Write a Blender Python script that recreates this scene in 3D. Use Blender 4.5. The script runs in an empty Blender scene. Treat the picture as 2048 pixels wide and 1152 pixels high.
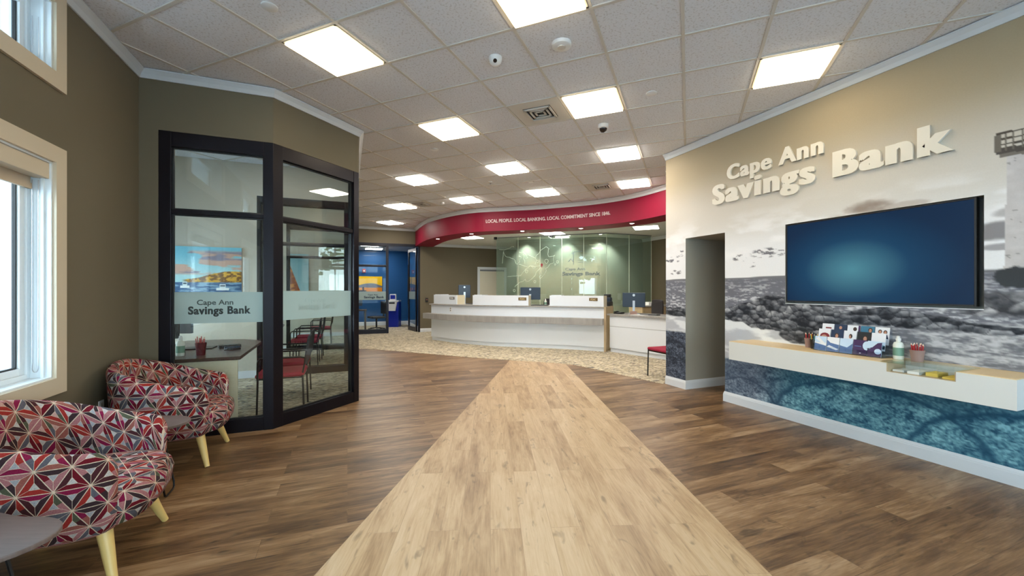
import bpy, bmesh, math, random
import numpy as np
from mathutils import Matrix, Vector
random.seed(7)
PI = math.pi
SC = bpy.context.scene
COL = SC.collection

# ------------------------------------------------------------------ colours / materials
def lin1(c):
    c = c / 255.0
    return c / 12.92 if c <= 0.04045 else ((c + 0.055) / 1.055) ** 2.4
def L(r, g, b): return (lin1(r), lin1(g), lin1(b), 1.0)

def new_mat(name):
    m = bpy.data.materials.new(name); m.use_nodes = True
    nt = m.node_tree; b = nt.nodes['Principled BSDF']
    return m, nt, b
def N(nt, typ, **kw):
    n = nt.nodes.new(typ)
    for k, v in kw.items():
        if k.startswith('i_'):
            n.inputs[int(k[2:]) if k[2:].isdigit() else k[2:].replace('_', ' ')].default_value = v
        else: setattr(n, k, v)
    return n
def pbr(name, col, rough=0.5, metal=0.0, spec=0.5, noise=0.0, nscale=8.0, bump=0.0, bscale=200.0, coat=0.0):
    m, nt, b = new_mat(name)
    b.inputs['Base Color'].default_value = col
    b.inputs['Roughness'].default_value = rough
    b.inputs['Metallic'].default_value = metal
    b.inputs['Specular IOR Level'].default_value = spec
    b.inputs['Coat Weight'].default_value = coat
    tc = N(nt, 'ShaderNodeTexCoord')
    if noise:
        no = N(nt, 'ShaderNodeTexNoise', i_Scale=nscale, i_Detail=4.0)
        nt.links.new(tc.outputs['Object'], no.inputs['Vector'])
        mx = N(nt, 'ShaderNodeMix', data_type='RGBA')
        mx.inputs[6].default_value = tuple(max(0, c * (1 - noise)) for c in col[:3]) + (1,)
        mx.inputs[7].default_value = tuple(min(1, c * (1 + noise)) for c in col[:3]) + (1,)
        nt.links.new(no.outputs['Fac'], mx.inputs[0]); nt.links.new(mx.outputs[2], b.inputs['Base Color'])
    if bump:
        no2 = N(nt, 'ShaderNodeTexNoise', i_Scale=bscale, i_Detail=2.0)
        nt.links.new(tc.outputs['Object'], no2.inputs['Vector'])
        bp = N(nt, 'ShaderNodeBump', i_Strength=bump, i_Distance=0.002)
        nt.links.new(no2.outputs['Fac'], bp.inputs['Height']); nt.links.new(bp.outputs['Normal'], b.inputs['Normal'])
    return m
def emit(name, col, s):
    m, nt, b = new_mat(name)
    b.inputs['Base Color'].default_value = (0.8, 0.8, 0.8, 1)
    b.inputs['Emission Color'].default_value = col; b.inputs['Emission Strength'].default_value = s
    return m
def glass_mat(name, tint=(0.9, 0.95, 0.94), refl=1.0, base=0.03):
    m = bpy.data.materials.new(name); m.use_nodes = True
    nt = m.node_tree; nt.nodes.clear()
    o = N(nt, 'ShaderNodeOutputMaterial'); mx = N(nt, 'ShaderNodeMixShader')
    t = N(nt, 'ShaderNodeBsdfTransparent'); t.inputs[0].default_value = tint + (1,)
    g = N(nt, 'ShaderNodeBsdfAnisotropic'); g.inputs['Roughness'].default_value = 0.0
    g.inputs[0].default_value = (0.95, 1, 1, 1)
    lw = N(nt, 'ShaderNodeLayerWeight', i_Blend=0.5)
    pw = N(nt, 'ShaderNodeMath', operation='POWER'); pw.inputs[1].default_value = 5.0; nt.links.new(lw.outputs['Facing'], pw.inputs[0])
    mt = N(nt, 'ShaderNodeMath', operation='MULTIPLY_ADD', use_clamp=True); mt.inputs[1].default_value = 0.7 * refl; mt.inputs[2].default_value = 0.03 * refl + base
    nt.links.new(pw.outputs[0], mt.inputs[0]); nt.links.new(mt.outputs[0], mx.inputs[0])
    nt.links.new(t.outputs[0], mx.inputs[1]); nt.links.new(g.outputs[0], mx.inputs[2]); nt.links.new(mx.outputs[0], o.inputs[0])
    return m
def film_mat(name, col, alpha):
    m = bpy.data.materials.new(name); m.use_nodes = True
    nt = m.node_tree; nt.nodes.clear()
    o = N(nt, 'ShaderNodeOutputMaterial'); mx = N(nt, 'ShaderNodeMixShader', i_0=alpha)
    t = N(nt, 'ShaderNodeBsdfTransparent')
    d = N(nt, 'ShaderNodeBsdfDiffuse'); d.inputs[0].default_value = col
    tr = N(nt, 'ShaderNodeBsdfTranslucent'); tr.inputs[0].default_value = col
    m2 = N(nt, 'ShaderNodeMixShader', i_0=0.4)
    nt.links.new(d.outputs[0], m2.inputs[1]); nt.links.new(tr.outputs[0], m2.inputs[2])
    nt.links.new(t.outputs[0], mx.inputs[1]); nt.links.new(m2.outputs[0], mx.inputs[2]); nt.links.new(mx.outputs[0], o.inputs[0])
    return m
def ramp(nt, stops, interp='LINEAR'):
    r = N(nt, 'ShaderNodeValToRGB'); cr = r.color_ramp; cr.interpolation = interp
    while len(cr.elements) < len(stops): cr.elements.new(0.5)
    for e, (p, c) in zip(cr.elements, stops): e.position = p; e.color = c
    return r

def wood_mat(name, stops, angle, plank=(1.22, 0.18), rough=0.4, streak=1.0, coords='Object', knot=0.5, grain_scale=1.0, lines=0.6):
    m, nt, b = new_mat(name)
    lk = nt.links.new
    tc = N(nt, 'ShaderNodeTexCoord')
    mp = N(nt, 'ShaderNodeMapping'); mp.inputs['Rotation'].default_value = (0, 0, angle)
    if plank[0] > 5: mp.inputs['Location'].default_value = (20, 20, 0)
    lk(tc.outputs[coords], mp.inputs['Vector'])
    br = N(nt, 'ShaderNodeTexBrick', offset=0.37, offset_frequency=2)
    br.inputs['Scale'].default_value = 1.0; br.inputs['Brick Width'].default_value = plank[0]; br.inputs['Row Height'].default_value = plank[1]
    br.inputs['Mortar Size'].default_value = 0.0018; br.inputs['Mortar Smooth'].default_value = 0.2
    br.inputs['Color1'].default_value = (0, 0, 0, 1); br.inputs['Color2'].default_value = (1, 1, 1, 1); br.inputs['Mortar'].default_value = (0.5, 0.5, 0.5, 1)
    lk(mp.outputs[0], br.inputs['Vector'])
    sep = N(nt, 'ShaderNodeSeparateColor'); lk(br.outputs['Color'], sep.inputs[0])
    w = N(nt, 'ShaderNodeMath', operation='MULTIPLY'); w.inputs[1].default_value = 37.0; lk(sep.outputs[0], w.inputs[0])
    def nz(sx, sy, det, dist):
        s = N(nt, 'ShaderNodeMapping'); s.inputs['Scale'].default_value = (sx * grain_scale, sy * grain_scale, 1)
        lk(mp.outputs[0], s.inputs['Vector'])
        n = N(nt, 'ShaderNodeTexNoise', noise_dimensions='4D', i_Scale=1.0, i_Detail=det, i_Distortion=dist)
        n.inputs['Roughness'].default_value = 0.62
        lk(s.outputs[0], n.inputs['Vector']); lk(w.outputs[0], n.inputs['W'])
        return n
    n1 = nz(1.6, 9.0, 4.0, 0.8)     # broad figure
    n2 = nz(5.0, 90.0, 5.0, 0.3)    # fine streaks
    n3 = nz(4.5, 13.0, 2.0, 1.2)    # knots
    a1 = N(nt, 'ShaderNodeMath', operation='MULTIPLY'); a1.inputs[1].default_value = 0.62 * streak; lk(n1.outputs[0], a1.inputs[0])
    a2 = N(nt, 'ShaderNodeMath', operation='MULTIPLY_ADD'); a2.inputs[1].default_value = 0.34 * streak; lk(n2.outputs[0], a2.inputs[0]); lk(a1.outputs[0], a2.inputs[2])
    a3 = N(nt, 'ShaderNodeMath', operation='MULTIPLY_ADD'); a3.inputs[1].default_value = 0.16; lk(sep.outputs[0], a3.inputs[0]); lk(a2.outputs[0], a3.inputs[2])
    a4 = N(nt, 'ShaderNodeMath', operation='SUBTRACT'); a4.inputs[1].default_value = 0.06 + 0.5 * (0.96 * streak - 0.96); lk(a3.outputs[0], a4.inputs[0])
    cr = ramp(nt, stops); lk(a4.outputs[0], cr.inputs[0])
    kr = ramp(nt, [(0.0, (1, 1, 1, 1)), (0.60, (1, 1, 1, 1)), (0.72, (1 - knot,) * 3 + (1,))]); lk(n3.outputs[0], kr.inputs[0])
    mk = N(nt, 'ShaderNodeMix', data_type='RGBA', blend_type='MULTIPLY', i_0=1.0); lk(cr.outputs[0], mk.inputs[6]); lk(kr.outputs[0], mk.inputs[7])
    inv = N(nt, 'ShaderNodeMath', operation='MULTIPLY'); inv.inputs[1].default_value = lines; lk(br.outputs['Fac'], inv.inputs[0])
    ml = N(nt, 'ShaderNodeMix', data_type='RGBA', blend_type='MULTIPLY'); lk(inv.outputs[0], ml.inputs[0]); lk(mk.outputs[2], ml.inputs[6]); ml.inputs[7].default_value = (0.35, 0.3, 0.25, 1)
    lk(ml.outputs[2], b.inputs['Base Color'])
    b.inputs['Roughness'].default_value = rough
    bp = N(nt, 'ShaderNodeBump', i_Strength=0.08, i_Distance=0.002); lk(n2.outputs[0], bp.inputs['Height']); lk(bp.outputs[0], b.inputs['Normal'])
    return m

def paint_mat(name, rough=0.6, grain=0.12, gscale=55.0):
    m, nt, b = new_mat(name); lk = nt.links.new
    at = N(nt, 'ShaderNodeVertexColor'); at.layer_name = 'print'
    tc = N(nt, 'ShaderNodeTexCoord')
    no = N(nt, 'ShaderNodeTexNoise', i_Scale=gscale, i_Detail=5.0); lk(tc.outputs['Object'], no.inputs['Vector'])
    rr = ramp(nt, [(0.3, (1 - grain,) * 3 + (1,)), (0.7, (1 + grain,) * 3 + (1,))]); lk(no.outputs[0], rr.inputs[0])
    mx = N(nt, 'ShaderNodeMix', data_type='RGBA', blend_type='MULTIPLY', i_0=1.0); lk(at.outputs[0], mx.inputs[6]); lk(rr.outputs[0], mx.inputs[7])
    lk(mx.outputs[2], b.inputs['Base Color']); b.inputs['Roughness'].default_value = rough
    b.inputs['Specular IOR Level'].default_value = 0.25
    return m

M = {}
M['taupe'] = pbr('taupe_paint', L(110, 102, 84), 0.7, noise=0.03, nscale=3, spec=0.25)
M['cream_wall'] = pbr('cream_paint', L(205, 198, 182), 0.7, noise=0.02, spec=0.25)
M['greige'] = pbr('greige_paint', L(164, 160, 148), 0.7, spec=0.25)
M['blue_wall'] = pbr('blue_paint', L(0, 78, 134), 0.6, noise=0.03)
M['white_trim'] = pbr('white_trim_paint', L(226, 230, 234), 0.35)
M['crown'] = pbr('crown_paint', L(205, 210, 214), 0.45)
M['casing'] = pbr('window_casing_paint', L(206, 192, 168), 0.45)
M['sash'] = pbr('window_sash_vinyl', L(228, 236, 240), 0.35)
M['shade'] = pbr('roller_shade_fabric', L(190, 172, 148), 0.8, bump=0.2, bscale=600)
M['dark_frame'] = pbr('dark_bronze_metal', L(25, 23, 31), 0.32, metal=0.55, noise=0.08, nscale=2)
M['gasket'] = pbr('black_gasket', L(14, 14, 16), 0.5)
M['glass'] = glass_mat('clear_glass', (0.955, 0.97, 0.96), 1.25, 0.0)
M['glass_ar'] = glass_mat('low_reflection_glass', (0.93, 0.96, 0.955), 0.22, 0.0)
M['green_glass'] = glass_mat('green_tinted_glass', (0.90, 0.94, 0.915), 0.8, 0.01)
M['milky'] = film_mat('milky_green_interlayer', L(172, 192, 182), 0.24)
M['win_glass'] = glass_mat('window_glass', (0.95, 0.98, 0.98), 1.0, 0.0)
M['frost'] = film_mat('frosted_film', L(196, 214, 212), 0.72)
M['film_letter'] = film_mat('clear_cut_letter', L(96, 108, 110), 0.6)
M['dark_letter'] = pbr('dark_blue_letter', L(28, 46, 66), 0.5)
M['etch'] = pbr('etched_white_line', L(222, 230, 214), 0.6)
M['glass_letter'] = film_mat('grey_glass_letter', L(120, 132, 142), 0.7)
M['pin'] = pbr('red_pin_vinyl', L(150, 40, 56), 0.5)
M['red'] = pbr('crimson_paint', L(132, 4, 44), 0.5, noise=0.05, nscale=2, spec=0.3)
M['sof_letter'] = pbr('silver_letter', L(216, 190, 190), 0.4)
M['counter'] = pbr('gloss_white_laminate', L(236, 243, 252), 0.18, noise=0.015, nscale=2, coat=0.3)
M['cream_lam'] = pbr('cream_laminate', L(226, 214, 186), 0.3)
M['black'] = pbr('black_plastic', L(20, 21, 24), 0.4)
M['blackmetal'] = pbr('black_powdercoat', L(16, 16, 18), 0.35, metal=0.3)
M['grey_pl'] = pbr('grey_plastic', L(120, 124, 130), 0.4)
M['silver'] = pbr('brushed_silver', L(190, 194, 200), 0.3, metal=0.8)
M['mon'] = pbr('monitor_back', L(38, 54, 74), 0.3)
M['mon_screen'] = pbr('monitor_screen', L(24, 50, 66), 0.12)
M['redfab'] = pbr('crimson_fabric', L(158, 26, 58), 0.85, bump=0.3, bscale=400, noise=0.1, nscale=30)
M['mesh'] = pbr('dark_mesh_back', L(50, 46, 50), 0.7, bump=0.4, bscale=500)
M['oak_leg'] = pbr('pale_ash_wood', L(222, 190, 118), 0.4, noise=0.08, nscale=6)
M['white_letter'] = pbr('satin_white_letter', L(232, 226, 212), 0.4)
M['paper'] = pbr('white_paper', L(238, 238, 236), 0.8)
M['yellow_paper'] = pbr('yellow_paper', L(228, 200, 96), 0.8)
M['acrylic'] = glass_mat('clear_acrylic', (0.93, 0.96, 0.99), 0.8, 0.02)
M['cupbrown'] = pbr('mauve_ribbed_cup', L(158, 128, 120), 0.6)
M['cupblack'] = pbr('dark_cup', L(34, 28, 26), 0.5)
M['cupred'] = pbr('maroon_cup', L(92, 18, 30), 0.5)
M['pencil'] = pbr('red_pencil', L(172, 30, 34), 0.5)
M['pencil2'] = pbr('pale_pencil_tip', L(236, 214, 190), 0.6)
M['lime'] = pbr('yellow_pen', L(226, 190, 30), 0.5)
M['teal'] = pbr('teal_pen', L(60, 150, 160), 0.5)
M['bottle'] = pbr('white_bottle', L(228, 232, 222), 0.3)
M['bottle_lab'] = pbr('green_label', L(120, 160, 140), 0.5)
M['gold_plaque'] = pbr('dark_gold_plaque', L(120, 96, 62), 0.35, metal=0.4)
M['grey_plaque'] = pbr('grey_plaque', L(128, 130, 134), 0.4)
M['gold_let'] = pbr('gold_letter', L(226, 208, 160), 0.4)
M['vent'] = pbr('vent_white_metal', L(206, 200, 190), 0.45)
M['vent_dark'] = pbr('vent_void', L(24, 26, 28), 0.8)
M['device'] = pbr('white_device_plastic', L(226, 226, 224), 0.35)
M['lens'] = pbr('smoked_dome', L(30, 22, 20), 0.08)
M['panel'] = emit('ceiling_panel_light', (1.0, 0.84, 0.58, 1), 6.5)
M['panel_far'] = emit('far_ceiling_panel_light', (1.0, 0.93, 0.83, 1), 18.0)
M['panel_off'] = emit('office_panel_light', (1.0, 0.90, 0.74, 1), 7.0)
M['panel_cool'] = emit('teller_panel_light', (1.0, 0.96, 0.90, 1), 13.0)
M['downl'] = emit('downlight_lens', (1.0, 0.92, 0.80, 1), 14.0)
M['panel_rim'] = pbr('panel_rim', L(196, 184, 160), 0.5)
M['door'] = pbr('ivory_door', L(228, 222, 204), 0.4)
M['desk_lam'] = wood_mat('dark_walnut_laminate', [(0.1, L(58, 44, 38)), (0.9, L(100, 80, 70))], 0.0, (90, 90), 0.3, knot=0.0)
M['tbl_wood'] = wood_mat('grey_brown_veneer', [(0.1, L(70, 58, 54)), (0.5, L(110, 95, 90)), (0.9, L(140, 126, 120))], 0.4, (90, 90), 0.35, knot=0.0)
M['grey_wood'] = wood_mat('grey_driftwood_laminate', [(0.1, L(120, 116, 114)), (0.5, L(166, 164, 162)), (0.9, L(196, 194, 192))], 0.9, (90, 90), 0.4, knot=0.1, grain_scale=1.4)
M['beige_wood'] = wood_mat('beige_laminate', [(0.1, L(172, 150, 118)), (0.9, L(206, 186, 152))], 0.3, (90, 90), 0.4, knot=0.0)
M['shelf_top'] = wood_mat('pale_maple_laminate', [(0.1, L(222, 192, 140)), (0.9, L(238, 212, 166))], 1.57, (90, 90), 0.35, knot=0.0)
M['shelf_white'] = pbr('white_shelf_laminate', L(226, 226, 222), 0.3)
M['dark_wood_floor'] = wood_mat('dark_wood_planks', [(0.30, L(58, 40, 26)), (0.43, L(102, 74, 47)), (0.54, L(136, 104, 71)), (0.70, L(176, 146, 113))], 0.0, (1.22, 0.18), 0.38, knot=0.5, lines=0.35)
RUN_ANG = math.radians(-(90 - 18.85))
M['light_wood_floor'] = wood_mat('light_oak_planks', [(0.28, L(132, 101, 70)), (0.40, L(166, 135, 99)), (0.53, L(190, 161, 124)), (0.70, L(206, 181, 148))], RUN_ANG, (1.22, 0.18), 0.42, knot=0.42, lines=0.3)
M['brick'] = None
def carpet_mat():
    m, nt, b = new_mat('woven_carpet'); lk = nt.links.new
    tc = N(nt, 'ShaderNodeTexCoord')
    mp = N(nt, 'ShaderNodeMapping'); mp.inputs['Rotation'].default_value = (0, 0, 0.5); mp.inputs['Scale'].default_value = (9, 34, 1); lk(tc.outputs['Object'], mp.inputs['Vector'])
    n1 = N(nt, 'ShaderNodeTexNoise', i_Scale=1.0, i_Detail=4.0, i_Distortion=1.5); lk(mp.outputs[0], n1.inputs['Vector'])
    n2 = N(nt, 'ShaderNodeTexNoise', i_Scale=1.3, i_Detail=2.0); lk(tc.outputs['Object'], n2.inputs['Vector'])
    cr = ramp(nt, [(0.37, L(96, 96, 106)), (0.46, L(176, 162, 136)), (0.54, L(214, 200, 170)), (0.64, L(236, 226, 204))]); lk(n1.outputs[0], cr.inputs[0])
    mx = N(nt, 'ShaderNodeMix', data_type='RGBA', blend_type='MULTIPLY', i_0=0.2); lk(cr.outputs[0], mx.inputs[6]); lk(n2.outputs[0], mx.inputs[7])
    lk(mx.outputs[2], b.inputs['Base Color']); b.inputs['Roughness'].default_value = 0.95; b.inputs['Specular IOR Level'].default_value = 0.1
    bp = N(nt, 'ShaderNodeBump', i_Strength=0.5, i_Distance=0.004); lk(n1.outputs[0], bp.inputs['Height']); lk(bp.outputs[0], b.inputs['Normal'])
    return m
M['carpet'] = carpet_mat()
def tile_mat():
    m, nt, b = new_mat('speckled_ceiling_tile'); lk = nt.links.new
    tc = N(nt, 'ShaderNodeTexCoord')
    n1 = N(nt, 'ShaderNodeTexNoise', i_Scale=60.0, i_Detail=3.0); lk(tc.outputs['Object'], n1.inputs['Vector'])
    n2 = N(nt, 'ShaderNodeTexVoronoi', i_Scale=85.0); lk(tc.outputs['Object'], n2.inputs['Vector'])
    cr = ramp(nt, [(0.34, L(204, 202, 203)), (0.46, L(226, 227, 231))]); lk(n1.outputs[0], cr.inputs[0])
    c2 = ramp(nt, [(0.10, (0.80, 0.80, 0.80, 1)), (0.2, (1, 1, 1, 1))]); lk(n2.outputs['Distance'], c2.inputs[0])
    mx = N(nt, 'ShaderNodeMix', data_type='RGBA', blend_type='MULTIPLY', i_0=1.0); lk(cr.outputs[0], mx.inputs[6]); lk(c2.outputs[0], mx.inputs[7])
    lk(mx.outputs[2], b.inputs['Base Color']); b.inputs['Roughness'].default_value = 0.95; b.inputs['Specular IOR Level'].default_value = 0.1
    return m
M['tile'] = tile_mat()
M['tbar'] = pbr('ceiling_grid_metal', L(206, 200, 190), 0.5)
M['plain_ceiling'] = pbr('white_ceiling', L(220, 222, 220), 0.9)
def brick_mat():
    m, nt, b = new_mat('red_brick_wall'); lk = nt.links.new
    tc = N(nt, 'ShaderNodeTexCoord')
    sp = N(nt, 'ShaderNodeSeparateXYZ'); lk(tc.outputs['Object'], sp.inputs[0])
    ad = N(nt, 'ShaderNodeMath', operation='ADD'); lk(sp.outputs[0], ad.inputs[0]); lk(sp.outputs[1], ad.inputs[1])
    cb = N(nt, 'ShaderNodeCombineXYZ'); lk(ad.outputs[0], cb.inputs[0]); lk(sp.outputs[2], cb.inputs[1])
    br = N(nt, 'ShaderNodeTexBrick'); br.inputs['Scale'].default_value = 1.0; br.inputs['Brick Width'].default_value = 0.21; br.inputs['Row Height'].default_value = 0.075; br.inputs['Mortar Size'].default_value = 0.006
    br.inputs['Color1'].default_value = L(168, 116, 98); br.inputs['Color2'].default_value = L(142, 96, 84); br.inputs['Mortar'].default_value = L(196, 186, 176)
    lk(cb.outputs[0], br.inputs['Vector']); lk(br.outputs[0], b.inputs['Base Color']); b.inputs['Roughness'].default_value = 0.9
    return m
M['brick'] = brick_mat()
def ground_mat():
    m = pbr('paled_ground', L(196, 198, 198), 0.9, noise=0.12, nscale=3); return m  # outdoor ground paled to bounce daylight up onto the ceiling
M['pale_ground'] = ground_mat()
M['foliage'] = pbr('leafy_green', L(74, 120, 52), 0.8, noise=0.5, nscale=9)
M['trunk'] = pbr('tree_bark', L(84, 68, 54), 0.9)
def star_fabric():
    m, nt, b = new_mat('star_pattern_upholstery'); lk = nt.links.new
    tc = N(nt, 'ShaderNodeTexCoord')
    sp = N(nt, 'ShaderNodeSeparateXYZ'); lk(tc.outputs['UV'], sp.inputs[0])
    h = 0.103
    def mth(op, a, bb=None, c=None, clamp=False):
        n = N(nt, 'ShaderNodeMath', operation=op, use_clamp=clamp)
        for i, v in enumerate((a, bb, c)):
            if v is None: continue
            if isinstance(v, (int, float)): n.inputs[i].default_value = v
            else: lk(v, n.inputs[i])
        return n.outputs[0]
    u, v = sp.outputs[0], sp.outputs[1]
    q1 = mth('MULTIPLY', v, 1 / h)
    u2 = mth('MULTIPLY', u, 0.8660254 / h); v2 = mth('MULTIPLY', v, -0.5 / h)
    q2 = mth('ADD', u2, v2); q3 = mth('SUBTRACT', v2, u2)
    q1 = mth('ADD', q1, 40.0); q2 = mth('ADD', q2, 40.0); q3 = mth('ADD', q3, 40.0)
    f = [mth('FRACT', q) for q in (q1, q2, q3)]
    s = mth('ADD', mth('ADD', f[0], f[1]), f[2])
    dn = mth('GREATER_THAN', s, 1.5)
    sg = mth('MULTIPLY_ADD', dn, -2.0, 1.0)
    bb = [mth('MULTIPLY_ADD', x, sg, dn) for x in f]
    m12 = mth('MINIMUM', bb[0], bb[1]); mm = mth('MINIMUM', m12, bb[2])
    i2 = mth('LESS_THAN', bb[1], bb[0]); i3 = mth('LESS_THAN', bb[2], m12)
    idx = mth('ADD', i2, mth('MULTIPLY', i3, 3.0))
    cell = N(nt, 'ShaderNodeCombineXYZ')
    lk(mth('ADD', mth('FLOOR', q1), mth('MULTIPLY', idx, 13.7)), cell.inputs[0]); lk(mth('FLOOR', q2), cell.inputs[1])
    lk(mth('ADD', mth('MULTIPLY', dn, 5.3), mth('FLOOR', q3)), cell.inputs[2])
    wn = N(nt, 'ShaderNodeTexWhiteNoise', noise_dimensions='3D'); lk(cell.outputs[0], wn.inputs['Vector'])
    petal = ramp(nt, [(0.0, L(104, 22, 34)), (0.16, L(58, 42, 46)), (0.30, L(150, 46, 40)), (0.42, L(164, 108, 110)), (0.55, L(92, 90, 98)), (0.66, L(126, 26, 62)), (0.76, L(72, 36, 40)), (0.86, L(146, 86, 76)), (0.95, L(82, 84, 66))], 'CONSTANT')
    lk(wn.outputs['Value'], petal.inputs[0])
    cell2 = N(nt, 'ShaderNodeCombineXYZ'); lk(mth('FLOOR', q1), cell2.inputs[0]); lk(mth('FLOOR', q2), cell2.inputs[1]); lk(dn, cell2.inputs[2])
    wn2 = N(nt, 'ShaderNodeTexWhiteNoise', noise_dimensions='3D'); lk(cell2.outputs[0], wn2.inputs['Vector'])
    light = ramp(nt, [(0.0, L(158, 158, 162)), (0.4, L(184, 178, 174)), (0.78, L(190, 150, 140))], 'CONSTANT'); lk(wn2.outputs['Value'], light.inputs[0])
    isl = mth('GREATER_THAN', mm, 0.235)
    mx = N(nt, 'ShaderNodeMix', data_type='RGBA'); lk(isl, mx.inputs[0]); lk(petal.outputs[0], mx.inputs[6]); lk(light.outputs[0], mx.inputs[7])
    ray = mth('LESS_THAN', mm, 0.017); ed = mth('LESS_THAN', mth('ABSOLUTE', mth('SUBTRACT', mm, 0.235)), 0.008)
    # bisector seam between neighbouring petals
    srt = mth('SUBTRACT', mth('SUBTRACT', s, s), 0.0)
    mid = mth('MINIMUM', mth('MAXIMUM', bb[0], bb[1]), mth('MAXIMUM', m12, bb[2]))
    seam = mth('LESS_THAN', mth('SUBTRACT', mid, mm), 0.012)
    notl = mth('SUBTRACT', 1.0, isl)
    ln = mth('MAXIMUM', mth('MAXIMUM', ray, ed), mth('MULTIPLY', seam, notl))
    m2 = N(nt, 'ShaderNodeMix', data_type='RGBA'); lk(ln, m2.inputs[0]); lk(mx.outputs[2], m2.inputs[6]); m2.inputs[7].default_value = L(212, 190, 166)
    n3 = N(nt, 'ShaderNodeTexNoise', i_Scale=260.0, i_Detail=2.0); lk(tc.outputs['Object'], n3.inputs['Vector'])
    rr = ramp(nt, [(0.3, (0.72, 0.72, 0.72, 1)), (0.7, (1.1, 1.1, 1.1, 1))]); lk(n3.outputs[0], rr.inputs[0])
    m3 = N(nt, 'ShaderNodeMix', data_type='RGBA', blend_type='MULTIPLY', i_0=1.0); lk(m2.outputs[2], m3.inputs[6]); lk(rr.outputs[0], m3.inputs[7])
    lk(m3.outputs[2], b.inputs['Base Color']); b.inputs['Roughness'].default_value = 0.9; b.inputs['Specular IOR Level'].default_value = 0.15
    bp = N(nt, 'ShaderNodeBump', i_Strength=0.3, i_Distance=0.002); lk(n3.outputs[0], bp.inputs['Height']); lk(bp.outputs[0], b.inputs['Normal'])
    return m
M['star'] = star_fabric()
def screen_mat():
    m, nt, b = new_mat('screen_painted_reflection'); lk = nt.links.new
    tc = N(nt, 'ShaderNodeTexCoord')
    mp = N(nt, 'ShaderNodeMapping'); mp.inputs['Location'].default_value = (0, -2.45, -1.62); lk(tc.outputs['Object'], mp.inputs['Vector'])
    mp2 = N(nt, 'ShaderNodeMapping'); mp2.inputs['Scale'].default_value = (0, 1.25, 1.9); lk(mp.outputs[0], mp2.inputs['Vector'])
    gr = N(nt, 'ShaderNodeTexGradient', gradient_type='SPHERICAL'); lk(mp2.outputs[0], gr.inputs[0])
    cr = ramp(nt, [(0.0, L(2, 32, 62)), (0.45, L(8, 58, 90)), (1.0, L(74, 134, 148))]); lk(gr.outputs['Fac'], cr.inputs[0])  # daylight reflection on the screen, painted in as an emissive gradient
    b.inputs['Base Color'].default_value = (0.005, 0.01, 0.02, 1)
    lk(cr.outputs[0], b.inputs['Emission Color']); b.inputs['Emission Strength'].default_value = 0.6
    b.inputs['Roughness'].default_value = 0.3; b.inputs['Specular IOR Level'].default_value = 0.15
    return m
M['tv_screen'] = screen_mat()

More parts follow.
